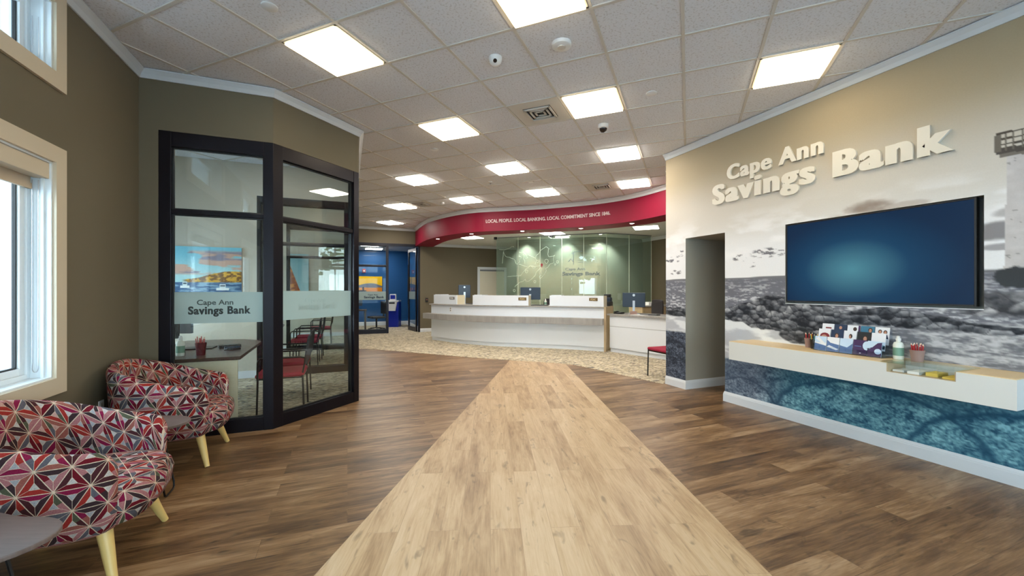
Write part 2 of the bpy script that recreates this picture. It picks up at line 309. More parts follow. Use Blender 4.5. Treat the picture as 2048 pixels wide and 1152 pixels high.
# ------------------------------------------------------------------ mesh builder
class MB:
    def __init__(s): s.v = []; s.f = []; s.mi = []; s.uv = {}; s.cur = 0; s.T = Matrix.Identity(4)
    def add(s, vs, fs):
        o = len(s.v); s.v += [tuple(s.T @ Vector(p)) for p in vs]
        for f in fs: s.f.append(tuple(i + o for i in f)); s.mi.append(s.cur)
        return s
    def box(s, x0, y0, z0, x1, y1, z1):
        if x1 < x0: x0, x1 = x1, x0
        if y1 < y0: y0, y1 = y1, y0
        if z1 < z0: z0, z1 = z1, z0
        return s.add([(x0, y0, z0), (x1, y0, z0), (x1, y1, z0), (x0, y1, z0), (x0, y0, z1), (x1, y0, z1), (x1, y1, z1), (x0, y1, z1)],
                     [(3, 2, 1, 0), (4, 5, 6, 7), (0, 1, 5, 4), (1, 2, 6, 5), (2, 3, 7, 6), (3, 0, 4, 7)])
    def bar(s, p, q, t0, t1, z0, z1):
        """upright slab along plan line p->q, offset from t0 to t1 to the left of travel"""
        d = Vector((q[0] - p[0], q[1] - p[1])); d.normalize(); n = Vector((-d.y, d.x))
        P = [(p[0] + n.x * t0, p[1] + n.y * t0), (q[0] + n.x * t0, q[1] + n.y * t0), (q[0] + n.x * t1, q[1] + n.y * t1), (p[0] + n.x * t1, p[1] + n.y * t1)]
        if t1 < t0: P = [P[3], P[2], P[1], P[0]]
        return s.prism(P, z0, z1)
    def prism(s, poly, z0, z1):
        n = len(poly)
        vs = [(x, y, z0) for x, y in poly] + [(x, y, z1) for x, y in poly]
        return s.add(vs, [tuple(range(n))[::-1], tuple(range(n, 2 * n))] + [(i, (i + 1) % n, n + (i + 1) % n, n + i) for i in range(n)])
    def lathe(s, prof, n=20, c=(0, 0, 0), cap=True):
        vs = []; fs = []
        for r, z in prof:
            for k in range(n): a = 2 * PI * k / n; vs.append((c[0] + r * math.cos(a), c[1] + r * math.sin(a), c[2] + z))
        for i in range(len(prof) - 1):
            for k in range(n): fs.append((i * n + k, i * n + (k + 1) % n, (i + 1) * n + (k + 1) % n, (i + 1) * n + k))
        if cap:
            fs.append(tuple(range(n))[::-1]); o = (len(prof) - 1) * n; fs.append(tuple(range(o, o + n)))
        return s.add(vs, fs)
    def tube(s, pts, r, n=8, r2=None):
        pts = [Vector(p) for p in pts]; vs = []; fs = []
        up = Vector((0.31, 0.17, 0.93)).normalized(); m = len(pts)
        for i, p in enumerate(pts):
            d = (pts[min(i + 1, m - 1)] - pts[max(i - 1, 0)]).normalized()
            if abs(d.dot(up)) > 0.98: up = Vector((1, 0.1, 0)).normalized()
            a = d.cross(up).normalized(); b = d.cross(a).normalized()
            rr = r if r2 is None else r + (r2 - r) * i / (m - 1)
            for k in range(n): t = 2 * PI * k / n; vs.append(tuple(p + a * math.cos(t) * rr + b * math.sin(t) * rr))
        for i in range(m - 1):
            for k in range(n): fs.append((i * n + k, i * n + (k + 1) % n, (i + 1) * n + (k + 1) % n, (i + 1) * n + k))
        fs.append(tuple(range(n))[::-1]); fs.append(tuple(range((m - 1) * n, m * n)))
        return s.add(vs, fs)
    def ribbon(s, outer, inner, z0, z1):
        """solid between two plan polylines of equal length"""
        n = len(outer); vs = []
        for (x, y), (u, v) in zip(outer, inner): vs += [(x, y, z0), (x, y, z1), (u, v, z1), (u, v, z0)]
        fs = []
        for i in range(n - 1):
            a = 4 * i; b = a + 4
            for k in range(4): fs.append((a + k, b + k, b + (k + 1) % 4, a + (k + 1) % 4))
        fs.append((0, 1, 2, 3)); e = 4 * (n - 1); fs.append((e + 3, e + 2, e + 1, e))
        return s.add(vs, fs)
    def build(s, name, mat, parent=None, smooth=False, bevel=0.0, seg=2, angle=40):
        me = bpy.data.meshes.new(name); me.from_pydata(s.v, [], s.f)
        mats = mat if isinstance(mat, (list, tuple)) else [mat]
        for m in mats: me.materials.append(m)
        if len(mats) > 1: me.polygons.foreach_set('material_index', s.mi)
        bm = bmesh.new(); bm.from_mesh(me); bmesh.ops.recalc_face_normals(bm, faces=bm.faces)
        bm.to_mesh(me); bm.free()
        if smooth:
            me.polygons.foreach_set('use_smooth', [True] * len(me.polygons))
            me.set_sharp_from_angle(angle=math.radians(angle))
        o = bpy.data.objects.new(name, me); COL.objects.link(o)
        if parent: o.parent = parent
        if bevel:
            b = o.modifiers.new('soft_edges', 'BEVEL'); b.width = bevel; b.segments = seg; b.limit_method = 'ANGLE'
        return o
def box(*a): return MB().box(*a)
def tag(o, label, cat, group=None):
    o['label'] = label; o['category'] = cat
    if group: o['group'] = group
    return o
def thing(name, label, cat, loc=(0, 0, 0), rz=0.0, group=None):
    o = bpy.data.objects.new(name, None); COL.objects.link(o); o.location = loc; o.rotation_euler = (0, 0, rz); o.empty_display_size = 0.1
    return tag(o, label, cat, group)
def struct(o): o['kind'] = 'structure'; return o
def kids(o): return [c for c in bpy.data.objects if c.parent == o]
def dup(root, loc, rz, label, group=None):
    def cp(o, par):
        c = o.copy(); COL.objects.link(c); c.parent = par
        for k in kids(o): cp(k, c)
        return c
    r = cp(root, None); r.location = loc; r.rotation_euler = (0, 0, rz); r['label'] = label
    if group: r['group'] = group
    return r
def text_mesh(name, txt, mat, width, height, loc, right, up, depth=0.01, bold=0.03, parent=None, space=1.0, fat=0.0):
    """flat letters laid on the plane spanned by right/up, squeezed to width x cap height"""
    cu = bpy.data.curves.new('t', 'FONT'); cu.body = txt; cu.size = 1.0; cu.offset = bold; cu.extrude = 0.5; cu.resolution_u = 4; cu.space_character = space
    to = bpy.data.objects.new('t', cu); COL.objects.link(to)
    bpy.context.view_layer.update()
    dg = bpy.context.evaluated_depsgraph_get()
    me = bpy.data.meshes.new_from_object(to.evaluated_get(dg))
    bpy.data.objects.remove(to); bpy.data.curves.remove(cu)
    if fat:
        bm = bmesh.new(); bm.from_mesh(me); geo = bm.verts[:] + bm.edges[:] + bm.faces[:]
        g2 = bmesh.ops.duplicate(bm, geom=geo); v2 = [e for e in g2['geom'] if isinstance(e, bmesh.types.BMVert)]; bmesh.ops.scale(bm, vec=(1, 1, .992), verts=v2); bmesh.ops.translate(bm, vec=(fat * .5, 0.0, 0.0), verts=v2)
        g2 = bmesh.ops.duplicate(bm, geom=geo); v2 = [e for e in g2['geom'] if isinstance(e, bmesh.types.BMVert)]; bmesh.ops.scale(bm, vec=(1, 1, .984), verts=v2); bmesh.ops.translate(bm, vec=(fat, 0.0, 0.0), verts=v2); bm.to_mesh(me); bm.free()
    n = len(me.vertices); co = np.empty(n * 3); me.vertices.foreach_get('co', co); co = co.reshape(-1, 3)
    x0, x1 = co[:, 0].min(), co[:, 0].max()
    caph = 0.727 + bold
    R = np.array(right, float); R /= np.linalg.norm(R); U = np.array(up, float); W = np.cross(R, U)
    sx = width / (x1 - x0); sy = height / caph
    P = np.array(loc, float) + np.outer((co[:, 0] - x0) * sx, R) + np.outer(co[:, 1] * sy, U) + np.outer((co[:, 2] + 0.5) * depth, W)
    me.vertices.foreach_set('co', P.astype(np.float32).ravel()); me.update()
    me.materials.clear(); me.materials.append(mat); me.name = name
    o = bpy.data.objects.new(name, me); COL.objects.link(o)
    if parent: o.parent = parent
    return o
def sstep(a, b, x):
    t = np.clip((x - a) / (b - a), 0, 1); return t * t * (3 - 2 * t)
def vnoise(x, y, seed=0):
    xi = np.floor(x).astype(np.int64); yi = np.floor(y).astype(np.int64); fx = x - xi; fy = y - yi
    fx = fx * fx * (3 - 2 * fx); fy = fy * fy * (3 - 2 * fy)
    def h(a, b):
        n = (a * 374761393 + b * 668265263 + seed * 69069) & 0x7fffffff
        n = ((n ^ (n >> 13)) * 1274126177) & 0x7fffffff
        return ((n ^ (n >> 16)) & 0xffff) / 65535.0
    return (h(xi, yi) * (1 - fx) + h(xi + 1, yi) * fx) * (1 - fy) + (h(xi, yi + 1) * (1 - fx) + h(xi + 1, yi + 1) * fx) * fy
def fbm(x, y, seed=0, o=5, g=0.5):
    a = 1.0; s = 0; t = 0
    for k in range(o): s = s + a * vnoise(x * 2 ** k, y * 2 ** k, seed + k * 17); t += a; a *= g
    return s / t
def worley(x, y, seed=0):
    xi = np.floor(x).astype(np.int64); yi = np.floor(y).astype(np.int64); d1 = np.full(x.shape, 9.0); d2 = np.full(x.shape, 9.0); idv = np.zeros(x.shape); dzv = np.zeros(x.shape)
    for dx in (-1, 0, 1):
        for dy in (-1, 0, 1):
            a = xi + dx; b = yi + dy
            n = (a * 374761393 + b * 668265263 + seed * 9973) & 0x7fffffff
            n = ((n ^ (n >> 13)) * 1274126177) & 0x7fffffff
            px = (n & 0xffff) / 65535.0; py = ((n >> 8) & 0xffff) / 65535.0
            d = np.hypot(a + px - x, b + py - y)
            m = d < d1; d2 = np.where(m, d1, np.minimum(d2, d)); idv = np.where(m, px, idv); dzv = np.where(m, y - b - py, dzv); d1 = np.where(m, d, d1)
    return d1, d2, idv, dzv
def srgb2lin(c): return np.where(c <= 0.04045, c / 12.92, ((c + 0.055) / 1.055) ** 2.4)
def grid_print(name, us, vs, to3d, paint, mat, parent=None, hole=None):
    """a surface of small quads carrying a printed picture, paint(U,V)->sRGB 0..255"""
    U, V = np.meshgrid(np.array(us, float), np.array(vs, float)); nu, nv = len(us), len(vs)
    rgb = srgb2lin(np.clip(paint(U, V), 0, 255) / 255.0).reshape(-1, 3)
    P = to3d(U.ravel(), V.ravel())
    i = np.arange((nu - 1) * (nv - 1)); r = i // (nu - 1); c = i % (nu - 1); a = r * nu + c
    F = np.stack([a, a + 1, a + nu + 1, a + nu], 1)
    if hole is not None:
        uc = (U[:-1, :-1] + U[1:, 1:]).ravel() / 2; vc = (V[:-1, :-1] + V[1:, 1:]).ravel() / 2
        F = F[~hole(uc, vc)]
    me = bpy.data.meshes.new(name); me.from_pydata(P.tolist(), [], F.tolist())
    at = me.color_attributes.new('print', 'FLOAT_COLOR', 'POINT')
    at.data.foreach_set('color', np.concatenate([rgb, np.ones((len(rgb), 1))], 1).astype(np.float32).ravel())
    me.materials.append(mat)
    o = bpy.data.objects.new(name, me); COL.objects.link(o)
    if parent: o.parent = parent
    return o
def mixc(c, col, m): return c * (1 - m[..., None]) + np.array(col, float) * m[..., None]
def solid(U, col): return np.ones(U.shape + (3,)) * np.array(col, float)

# ------------------------------------------------------------------ camera (eye height 1.42 m, level)
cam = bpy.data.cameras.new('camera'); co = bpy.data.objects.new('camera', cam); COL.objects.link(co)
co.location = (0, 0, 1.42); co.rotation_euler = (PI / 2, 0, math.radians(-21.85))
cam.sensor_width = 36.0; cam.lens = 822.0 / 2048 * 36; cam.shift_y = 4 / 2048.0; cam.clip_start = 0.03; cam.clip_end = 300
SC.camera = co

# ------------------------------------------------------------------ main dimensions
XL = -1.785      # window wall
XM = 4.49        # mural wall
YB = -2.3        # wall behind the camera
YF = 14.0        # far wall
ZC = 3.465       # ceiling
SB = 2.89        # soffit underside

# ------------------------------------------------------------------ floor
struct(box(-3.6, YB - 0.3, -0.12, 9.2, 18.0, 0.0).build('floor', M['dark_wood_floor']))
struct(MB().prism([(-1.86, -1.53), (-0.146 + 0.0, 2.257), (3.053, 7.72), (3.06, 7.75), (3.92, 6.98), (3.888, 6.938), (1.96, 1.413), (0.94, -1.53)][:0] or
    [(-2.35 + 0.58, -0.5), (3.053, 7.735), (3.48, 7.35), (3.888, 6.945), (1.29, -0.5)], 0.0, 0.0015).build('floor_runner', M['light_wood_floor']))
def crom(P, n=10):
    P = [np.array(p, float) for p in P]; P = [2 * P[0] - P[1]] + P + [2 * P[-1] - P[-2]]; o = []
    for i in range(1, len(P) - 2):
        for k in range(n):
            t = k / n; a, b, c, d = P[i - 1:i + 3]
            o.append(.5 * ((2 * b) + (-a + c) * t + (2 * a - 5 * b + 4 * c - d) * t * t + (-a + 3 * b - 3 * c + d) * t ** 3))
    o.append(P[-2]); return np.array(o)
def offset(c, o):
    t = np.gradient(c, axis=0); t /= np.linalg.norm(t, axis=1)[:, None]
    return c + np.c_[-t[:, 1], t[:, 0]] * o
edge = [tuple(p) for p in crom([(0.14, 10.72), (0.45, 10.47), (0.9, 10.0), (1.7, 9.14), (2.40, 8.36), (3.053, 7.72), (3.888, 6.93), (4.11, 6.26), (4.26, 5.65), (4.36, 5.2), (4.41, 4.93)], 6)]
cp = [tuple(p) for p in edge] + [(4.49, 4.925), (8.5, 4.925), (8.5, 13.98), (2.3, 13.98), (2.3, 17.98), (-3.2, 17.98), (-3.2, 14.0), (0.14, 14.0)]
struct(MB().prism(cp[::-1], 0.0, 0.004).build('floor_carpet', M['carpet']))
struct(MB().prism([(-3.2, 4.86), (-0.74, 4.86), (0.08, 5.66), (0.08, 13.9), (-3.2, 13.9)], 0.0, 0.004).build('floor_carpet_office', M['carpet']))

# ------------------------------------------------------------------ ceiling, 2 ft tiles turned 45 degrees to the window wall
struct(box(-3.6, YB - 0.3, ZC, 9.2, YF + 0.2, ZC + 0.1).build('ceiling', M['tile']))
G0 = np.array((0.343, 3.839)); TS = 0.6096; EI = np.array((0.70711, -0.70711)); EJ = np.array((0.70711, 0.70711))
def cell(i, j): return G0 + EI * TS * i + EJ * TS * j
def clip_line(p, d, x0, x1, y0, y1):
    t0, t1 = -99.0, 99.0
    for k, (lo, hi) in enumerate(((x0, x1), (y0, y1))):
        a, b = (lo - p[k]) / d[k], (hi - p[k]) / d[k]
        t0 = max(t0, min(a, b)); t1 = min(t1, max(a, b))
    return (t0, t1) if t1 > t0 + 0.05 else None
gm = MB()
for k in range(-30, 31):
    for base, d, e in ((EI, EJ, 0), (EJ, EI, 1)):
        p = G0 + base * TS * k; c = clip_line(p, d, -3.5, 9.1, YB - 0.25, YF + 0.1)
        if c:
            a = p + d * c[0]; b = p + d * c[1]
            gm.bar(a, b, -0.012, 0.012, ZC - 0.008 - 0.001 * e, ZC + 0.002)
struct(gm.build('ceiling_grid', M['tbar']))

LG = 'lit ceiling panels over the lobby'
def light(i, j, label, z=ZC, mat='panel', group=LG):
    c = cell(i + 0.5, j + 0.5)
    t = thing('ceiling_light', label, 'ceiling light', (c[0], c[1], z), math.radians(45), group)
    if mat == 'panel' and j >= 5: mat = 'panel_far'
    fr = MB(); h = TS / 2 - 0.014
    for a, b in (((-h, -h), (h, -h)), ((h, -h), (h, h)), ((h, h), (-h, h)), ((-h, h), (-h, -h))): fr.bar(a, b, 0, 0.016, -0.012, -0.0005)
    fr.build('light_frame', M['panel_rim'], t)
    MB().box(-h + 0.017, -h + 0.017, -0.026, h - 0.017, h - 0.017, -0.0005).build('diffuser', M[mat], t)
    return t
light(-1, -1, 'lit ceiling panel nearest the brown corner, above the front of the glass-walled office')
light(2, -1, 'lit ceiling panel cut by the top edge of the picture, before the white smoke detector')
light(5, 2, 'lit ceiling panel beside the mural wall, above the big raised letters')
light(2, 2, 'lit ceiling panel touching the nearer air vent')
light(-1, 2, 'lit ceiling panel one row left of the nearer air vent, before a flush sprinkler disc')
light(-1, 5, 'lit ceiling panel mid lobby, between the nearer air vent and the small motion sensor')
light(2, 5, 'lit ceiling panel just beyond the smoked-dome security camera')
light(-4, 5, 'lit ceiling panel peeking past the right edge of the glass-walled office')
light(-1, 8, 'lit ceiling panel nearest the middle of the lettered crimson band')
light(2, 8, 'lit ceiling panel touching the second air vent, near the crimson band')
light(-4, 8, 'lit ceiling panel over the left end of the crimson band, beside a tiny white sensor')
light(-7, 8, 'lit ceiling panel touching the farthest air vent on the left')
light(-10, 11, 'farthest lit ceiling panel, right before the wall over the blue room')
light(5, -1, 'lit ceiling panel behind the viewpoint on the mural side', group='lit ceiling panels behind the viewpoint')
light(2, -4, 'lit ceiling panel behind the viewpoint near the entrance', group='lit ceiling panels behind the viewpoint')
light(-11, 8, 'lit ceiling panel in the farthest office', group='office ceiling panels', mat='panel_off')
light(-8, 5, 'lit ceiling panel seen through the glass of the office', group='office ceiling panels', mat='panel_off')
light(-5, 1, 'lit ceiling panel over the desk in the nearest office', group='office ceiling panels', mat='panel_off')

def vent(i, j, label):
    c = cell(i + 0.5, j + 0.5)
    t = thing('ceiling_vent', label, 'air vent', (c[0], c[1], ZC), math.radians(45), 'air vents in the ceiling')
    h = TS / 2 - 0.016
    MB().box(-h, -h, -0.006, h, h, -0.0005).build('face_plate', M['vent'], t)
    MB().box(-0.16, -0.16, -0.009, 0.16, 0.16, -0.0062).build('throat', M['vent_dark'], t)
    for k, r in enumerate((0.155, 0.108, 0.06)):
        f = MB()
        for a, b in (((-r, -r), (r, -r)), ((r, -r), (r, r)), ((r, r), (-r, r)), ((-r, r), (-r, -r))): f.bar(a, b, 0, 0.020, -0.024 + 0.003 * k, -0.0092)
        f.build('louver', M['vent'], t)
    return t
vent(1, 2, 'square air vent nearest the viewer, beside a lit panel')
vent(1, 8, 'square air vent near the right end of the crimson band')
vent(-6, 8, 'square air vent far left, in the row before the blue room')

def ceiling_disc(x, y, label, r=0.055, z=ZC, name='sprinkler_cover'):
    o = MB().lathe([(r * 0.9, -0.012), (r, -0.008), (r, -0.0005)], 20, (0, 0, 0)).build(name, M['device'], smooth=True)
    o.location = (x, y, z); tag(o, label, 'sprinkler', 'flush sprinkler covers'); return o
ceiling_disc(-0.52, 3.40, 'flush sprinkler disc at the top left, above the glass-walled office')
ceiling_disc(2.93, 3.42, 'flush sprinkler disc one tile right of the panel beside the nearer vent')
ceiling_disc(1.18, 5.96, 'flush sprinkler disc beyond the second-row lit panel on the left')
ceiling_disc(3.23, 7.08, 'flush sprinkler disc beside the lit panel nearest the middle of the crimson band')
ceiling_disc(5.14, 5.57, 'flush sprinkler disc beside the upper far corner of the mural wall')
ceiling_disc(0.76, 9.91, 'flush sprinkler disc near the farthest air vent on the left')
t = thing('smoke_detector', 'round white smoke detector on the ceiling between lit panels', 'smoke detector', (1.65, 3.01, ZC))
MB().lathe([(0.066, -0.032), (0.078, -0.026), (0.082, -0.008), (0.082, -0.0005)], 28).build('housing', M['device'], t, smooth=True)
MB().lathe([(0.020, -0.042), (0.034, -0.038), (0.036, -0.0322)], 20).build('sensor_cap', M['vent'], t, smooth=True)
t = thing('security_camera', 'small white eyeball camera on the ceiling left of the smoke detector', 'security camera', (1.21, 3.41, ZC))
MB().lathe([(0.004, -0.072), (0.03, -0.066), (0.05, -0.045), (0.058, -0.02), (0.06, -0.0005)], 24).build('housing', M['device'], t, smooth=True)
b = MB().lathe([(0.017, -0.004), (0.017, 0.004)], 14); o = b.build('lens', M['lens'], t); o.location = (-0.018, -0.042, -0.052); o.rotation_euler = (math.radians(-55), math.radians(20), 0)
t = thing('security_camera', 'white security camera with smoked dome between two lit panels', 'security camera', (2.94, 4.30, ZC))
MB().lathe([(0.052, -0.05), (0.062, -0.042), (0.064, -0.0005)], 24).build('housing', M['device'], t, smooth=True)
MB().lathe([(0.003, -0.098), (0.024, -0.092), (0.041, -0.074), (0.048, -0.0502)], 24).build('smoked_dome', M['lens'], t, smooth=True)
t = thing('motion_sensor', 'small grey motion sensor on the ceiling in mid lobby', 'sensor', (2.51, 7.36, ZC))
MB().lathe([(0.022, -0.03), (0.042, -0.022), (0.048, -0.0005)], 18).build('housing', M['vent'], t, smooth=True)
MB().box(-0.012, -0.012, -0.042, 0.012, 0.012, -0.0302).build('lens', M['grey_pl'], t)
t = thing('motion_sensor', 'tiny white sensor beside the farthest air vent', 'sensor', (2.06, 9.51, ZC))
MB().lathe([(0.03, -0.05), (0.05, -0.035), (0.055, -0.0005)], 18).build('housing', M['device'], t, smooth=True)

# ------------------------------------------------------------------ window wall (left)
WY0, WY1 = 2.2, 3.605          # opening along y
def wall_left():
    m = MB(); x0, x1 = XL - 0.24, XL; top = ZC + 0.02
    m.box(x0, WY1, 0, x1, 4.8, top)                     # pier at the corner
    m.box(x0, WY0, 0, x1, WY1, 0.843); m.box(x0, WY0, 2.255, x1, WY1, 2.85); m.box(x0, WY0, 3.30, x1, WY1, top)
    m.box(x0, 0.9, 0, x1, WY0, top)
    m.box(x0, -0.5, 0, x1, 0.9, 0.843); m.box(x0, -0.5, 2.255, x1, 0.9, 2.85); m.box(x0, -0.5, 3.30, x1, 0.9, top)
    m.box(x0, YB, 0, x1, -0.5, top)
    return struct(m.build('wall_left', M['taupe']))
wall_left()
def window_left(n, y0, y1, z0, z1, shade, chain):
    t = thing('window_%d' % n, 'white window', 'window', (XL, (y0 + y1) / 2, z0)); t['kind'] = 'structure'
    t.location = (0, 0, 0)
    cw = 0.107
    c = MB(); c.box(XL, y0 - cw, z1, XL + 0.02, y1 + cw, z1 + cw); c.box(XL, y0 - cw, z0 - cw, XL + 0.02, y1 + cw, z0)
    c.box(XL, y0 - cw, z0, XL + 0.02, y0, z1); c.box(XL, y1, z0, XL + 0.02, y1 + cw, z1)
    c.build('casing', M['casing'], t)
    # jamb liner
    j = MB(); jx0, jx1 = XL - 0.24, XL
    j.box(jx0, y1 - 0.012, z0, jx1, y1, z1); j.box(jx0, y0, z0, jx1, y0 + 0.012, z1); j.box(jx0, y0 + .012, z0, jx1, y1 - .012, z0 + 0.012); j.box(jx0, y0 + .012, z1 - 0.012, jx1, y1 - .012, z1)
    j.box(XL - 0.045, y1 - 0.028, z0 + 0.012, XL - 0.03, y1 - 0.012, z1 - .012)
    j.build('jamb', M['sash'], t)
    # frame and sash
    s = MB()
    def ring(x0, x1, a, b, c0, c1, w):
        s.box(x0, a, c0, x1, a + w, c1); s.box(x0, b - w, c0, x1, b, c1); s.box(x0, a + w, c0, x1, b - w, c0 + w); s.box(x0, a + w, c1 - w, x1, b - w, c1)
    ring(XL - 0.20, XL - 0.10, y0 + .012, y1 - .012, z0 + .012, z1 - .012, 0.03)
    ring(XL - 0.165, XL - 0.11, y0 + .042, y1 - .042, z0 + .042, z1 - .042, 0.043)
    s.build('sash', M['sash'], t, bevel=0.003)
    g = MB(); w = 0.085
    for a, b in ((y0 + w, y0 + w + 0.01), (y1 - w - 0.01, y1 - w)): g.box(XL - 0.142, a, z0 + w, XL - 0.124, b, z1 - w)
    g.box(XL - 0.142, y0 + w + .01, z0 + w, XL - 0.124, y1 - w - .01, z0 + w + 0.01)
    g.build('gasket', M['gasket'], t)
    box(XL - 0.138, y0 + w + .004, z0 + w + .004, XL - 0.130, y1 - w - .004, z1 - w - .004).build('glass_pane', M['win_glass'], t)
    if shade:
        box(XL - 0.085, y0 + 0.013, z1 - 0.115, XL - 0.008, y1 - 0.013, z1 - 0.013).build('shade_valance', M['casing'], t, bevel=0.003)
        sh = MB(); sh.box(XL - 0.097, y0 + 0.02, z1 - 0.155, XL - 0.0865, y1 - 0.035, z1 - 0.02); sh.box(XL - 0.099, y0 + 0.02, z1 - 0.19, XL - 0.08, y1 - 0.035, z1 - 0.155)
        sh.build('roller_shade', M['shade'], t)
    if chain:
        zb = z0 + 0.05; zt = z1 - 0.13
        pts = [(XL - 0.05, y1 - 0.034, zt)] + [(XL - 0.05, y1 - 0.034, zb + 0.03)] + [(XL - 0.065 + 0.015 * math.cos(a), y1 - 0.034, zb + 0.03 - 0.03 * math.sin(a)) for a in np.linspace(0.3, PI - 0.3, 6)] + [(XL - 0.08, y1 - 0.034, zb + 0.03), (XL - 0.08, y1 - 0.034, zt)]
        MB().tube(pts, 0.0022, 6).build('bead_chain', M['silver'], t)
    return t
window_left(1, WY0, WY1, 0.843, 2.255, True, True)
window_left(2, WY0, WY1, 2.85, 3.30, False, True)
window_left(3, -0.5, 0.9, 0.843, 2.255, True, False)
window_left(4, -0.5, 0.9, 2.85, 3.30, False, False)
t = thing('wall_outlet', 'white wall outlet low on the brown wall behind the armchairs', 'outlet', (XL, 4.17, 0.50))
MB().box(0.0, -0.036, -0.058, 0.006, 0.036, 0.058).build('cover_plate', M['device'], t, bevel=0.002)
for zz in (.012, -.042): MB().box(0.0062, -0.017, zz, 0.008, 0.017, zz + .03).build('socket', M['vent'], t)

# ------------------------------------------------------------------ wall behind the viewpoint, with storefront windows
def wall_back():
    m = MB(); y0, y1 = YB - 0.25, YB; top = ZC + 0.02
    xs = [XL - 0.24, -1.2, 0.3, 0.55, 2.05, 2.3, 3.8, XM + 0.3]
    for i in range(0, len(xs) - 1, 1):
        a, b = xs[i], xs[i + 1]
        if i % 2 == 0: m.box(a, y0, 0, b, y1, top)
        else:
            m.box(a, y0, 0, b, y1, 0.45); m.box(a, y0, 2.3, b, y1, 2.6); m.box(a, y0, 3.3, b, y1, top)
    struct(m.build('wall_back', M['taupe']))
    n = 5
    for i in (1, 3, 5):
        for z0, z1 in ((0.45, 2.3), (2.6, 3.3)):
            a, b = xs[i], xs[i + 1]
            t = thing('window_%d' % n, 'white storefront window', 'window'); t['kind'] = 'structure'; n += 1
            f = MB(); w = 0.06
            f.box(a, y0 + .06, z0, a + w, y0 + .18, z1); f.box(b - w, y0 + .06, z0, b, y0 + .18, z1); f.box(a + w, y0 + .06, z0, b - w, y0 + .18, z0 + w); f.box(a + w, y0 + .06, z1 - w, b - w, y0 + .18, z1)
            f.box((a + b) / 2 - .03, y0 + .06, z0 + w, (a + b) / 2 + .03, y0 + .18, z1 - w)
            f.build('sash', M['sash'], t)
            g = MB(); g.box(a + w - .005, y0 + .115, z0 + w - .005, (a + b) / 2 - .025, y0 + .123, z1 - w + .005); g.box((a + b) / 2 + .025, y0 + .115, z0 + w - .005, b - w + .005, y0 + .123, z1 - w + .005)
            g.build('glass_pane', M['win_glass'], t)
wall_back()

# ------------------------------------------------------------------ glass-walled office at the left
ZF = 2.92   # top of the glazing frames
A0, A1, A2 = (XL, 4.80), (-0.70, 4.80), (0.14, 5.62)
m = MB()
m.bar((XL, 4.8), (-1.64, 4.8), 0, 0.14, 0, ZC + .02)
m.bar((-1.64, 4.8), A1, 0, 0.14, ZF, ZC + .02); m.bar(A1, A2, 0, 0.14, ZF, ZC + .02)
struct(m.build('wall_office_front', M['taupe']))
m = MB(); m.box(0.02, 5.74, 0, 0.14, YF, ZC + .02); m.bar((0.02, 5.74), (0.14, 5.62), 0.0, -0.05, ZF, ZC + 0.02); struct(m.build('wall_office_side', [M['taupe']]))
m = MB(); ow = [(5.0, 7.4), (8.1, 10.4), (11.2, 13.5)]; ya = 4.6
for y0_, y1_ in ow:
    m.box(-3.3, ya, 0, -3.2, y0_, ZC + .02); m.box(-3.3, y0_, 0, -3.2, y1_, .85); m.box(-3.3, y0_, 2.1, -3.2, y1_, ZC + .02); ya = y1_
m.box(-3.3, ya, 0, -3.2, YF, ZC + .02); m.box(-3.2, 4.75, 0, XL - .24, 4.85, ZC + .02); struct(m.build('wall_office_left', M['cream_wall']))
for q, (y0_, y1_) in enumerate(ow):  # unseen windows added to bring more daylight into the offices
    tw_ = thing('window_%d' % (20 + q), 'white office window added for daylight', 'window'); tw_['kind'] = 'structure'
    f = MB(); w_ = .06
    f.box(-3.28, y0_, .85, -3.22, y0_ + w_, 2.1); f.box(-3.28, y1_ - w_, .85, -3.22, y1_, 2.1); f.box(-3.28, y0_ + w_, .85, -3.22, y1_ - w_, .85 + w_); f.box(-3.28, y0_ + w_, 2.1 - w_, -3.22, y1_ - w_, 2.1); f.box(-3.28, (y0_ + y1_) / 2 - .03, .85 + w_, -3.22, (y0_ + y1_) / 2 + .03, 2.1 - w_)
    f.build('sash', M['sash'], tw_); box(-3.253, y0_ + .05, .90, -3.247, y1_ - .05, 2.05).build('glass_pane', M['win_glass'], tw_)
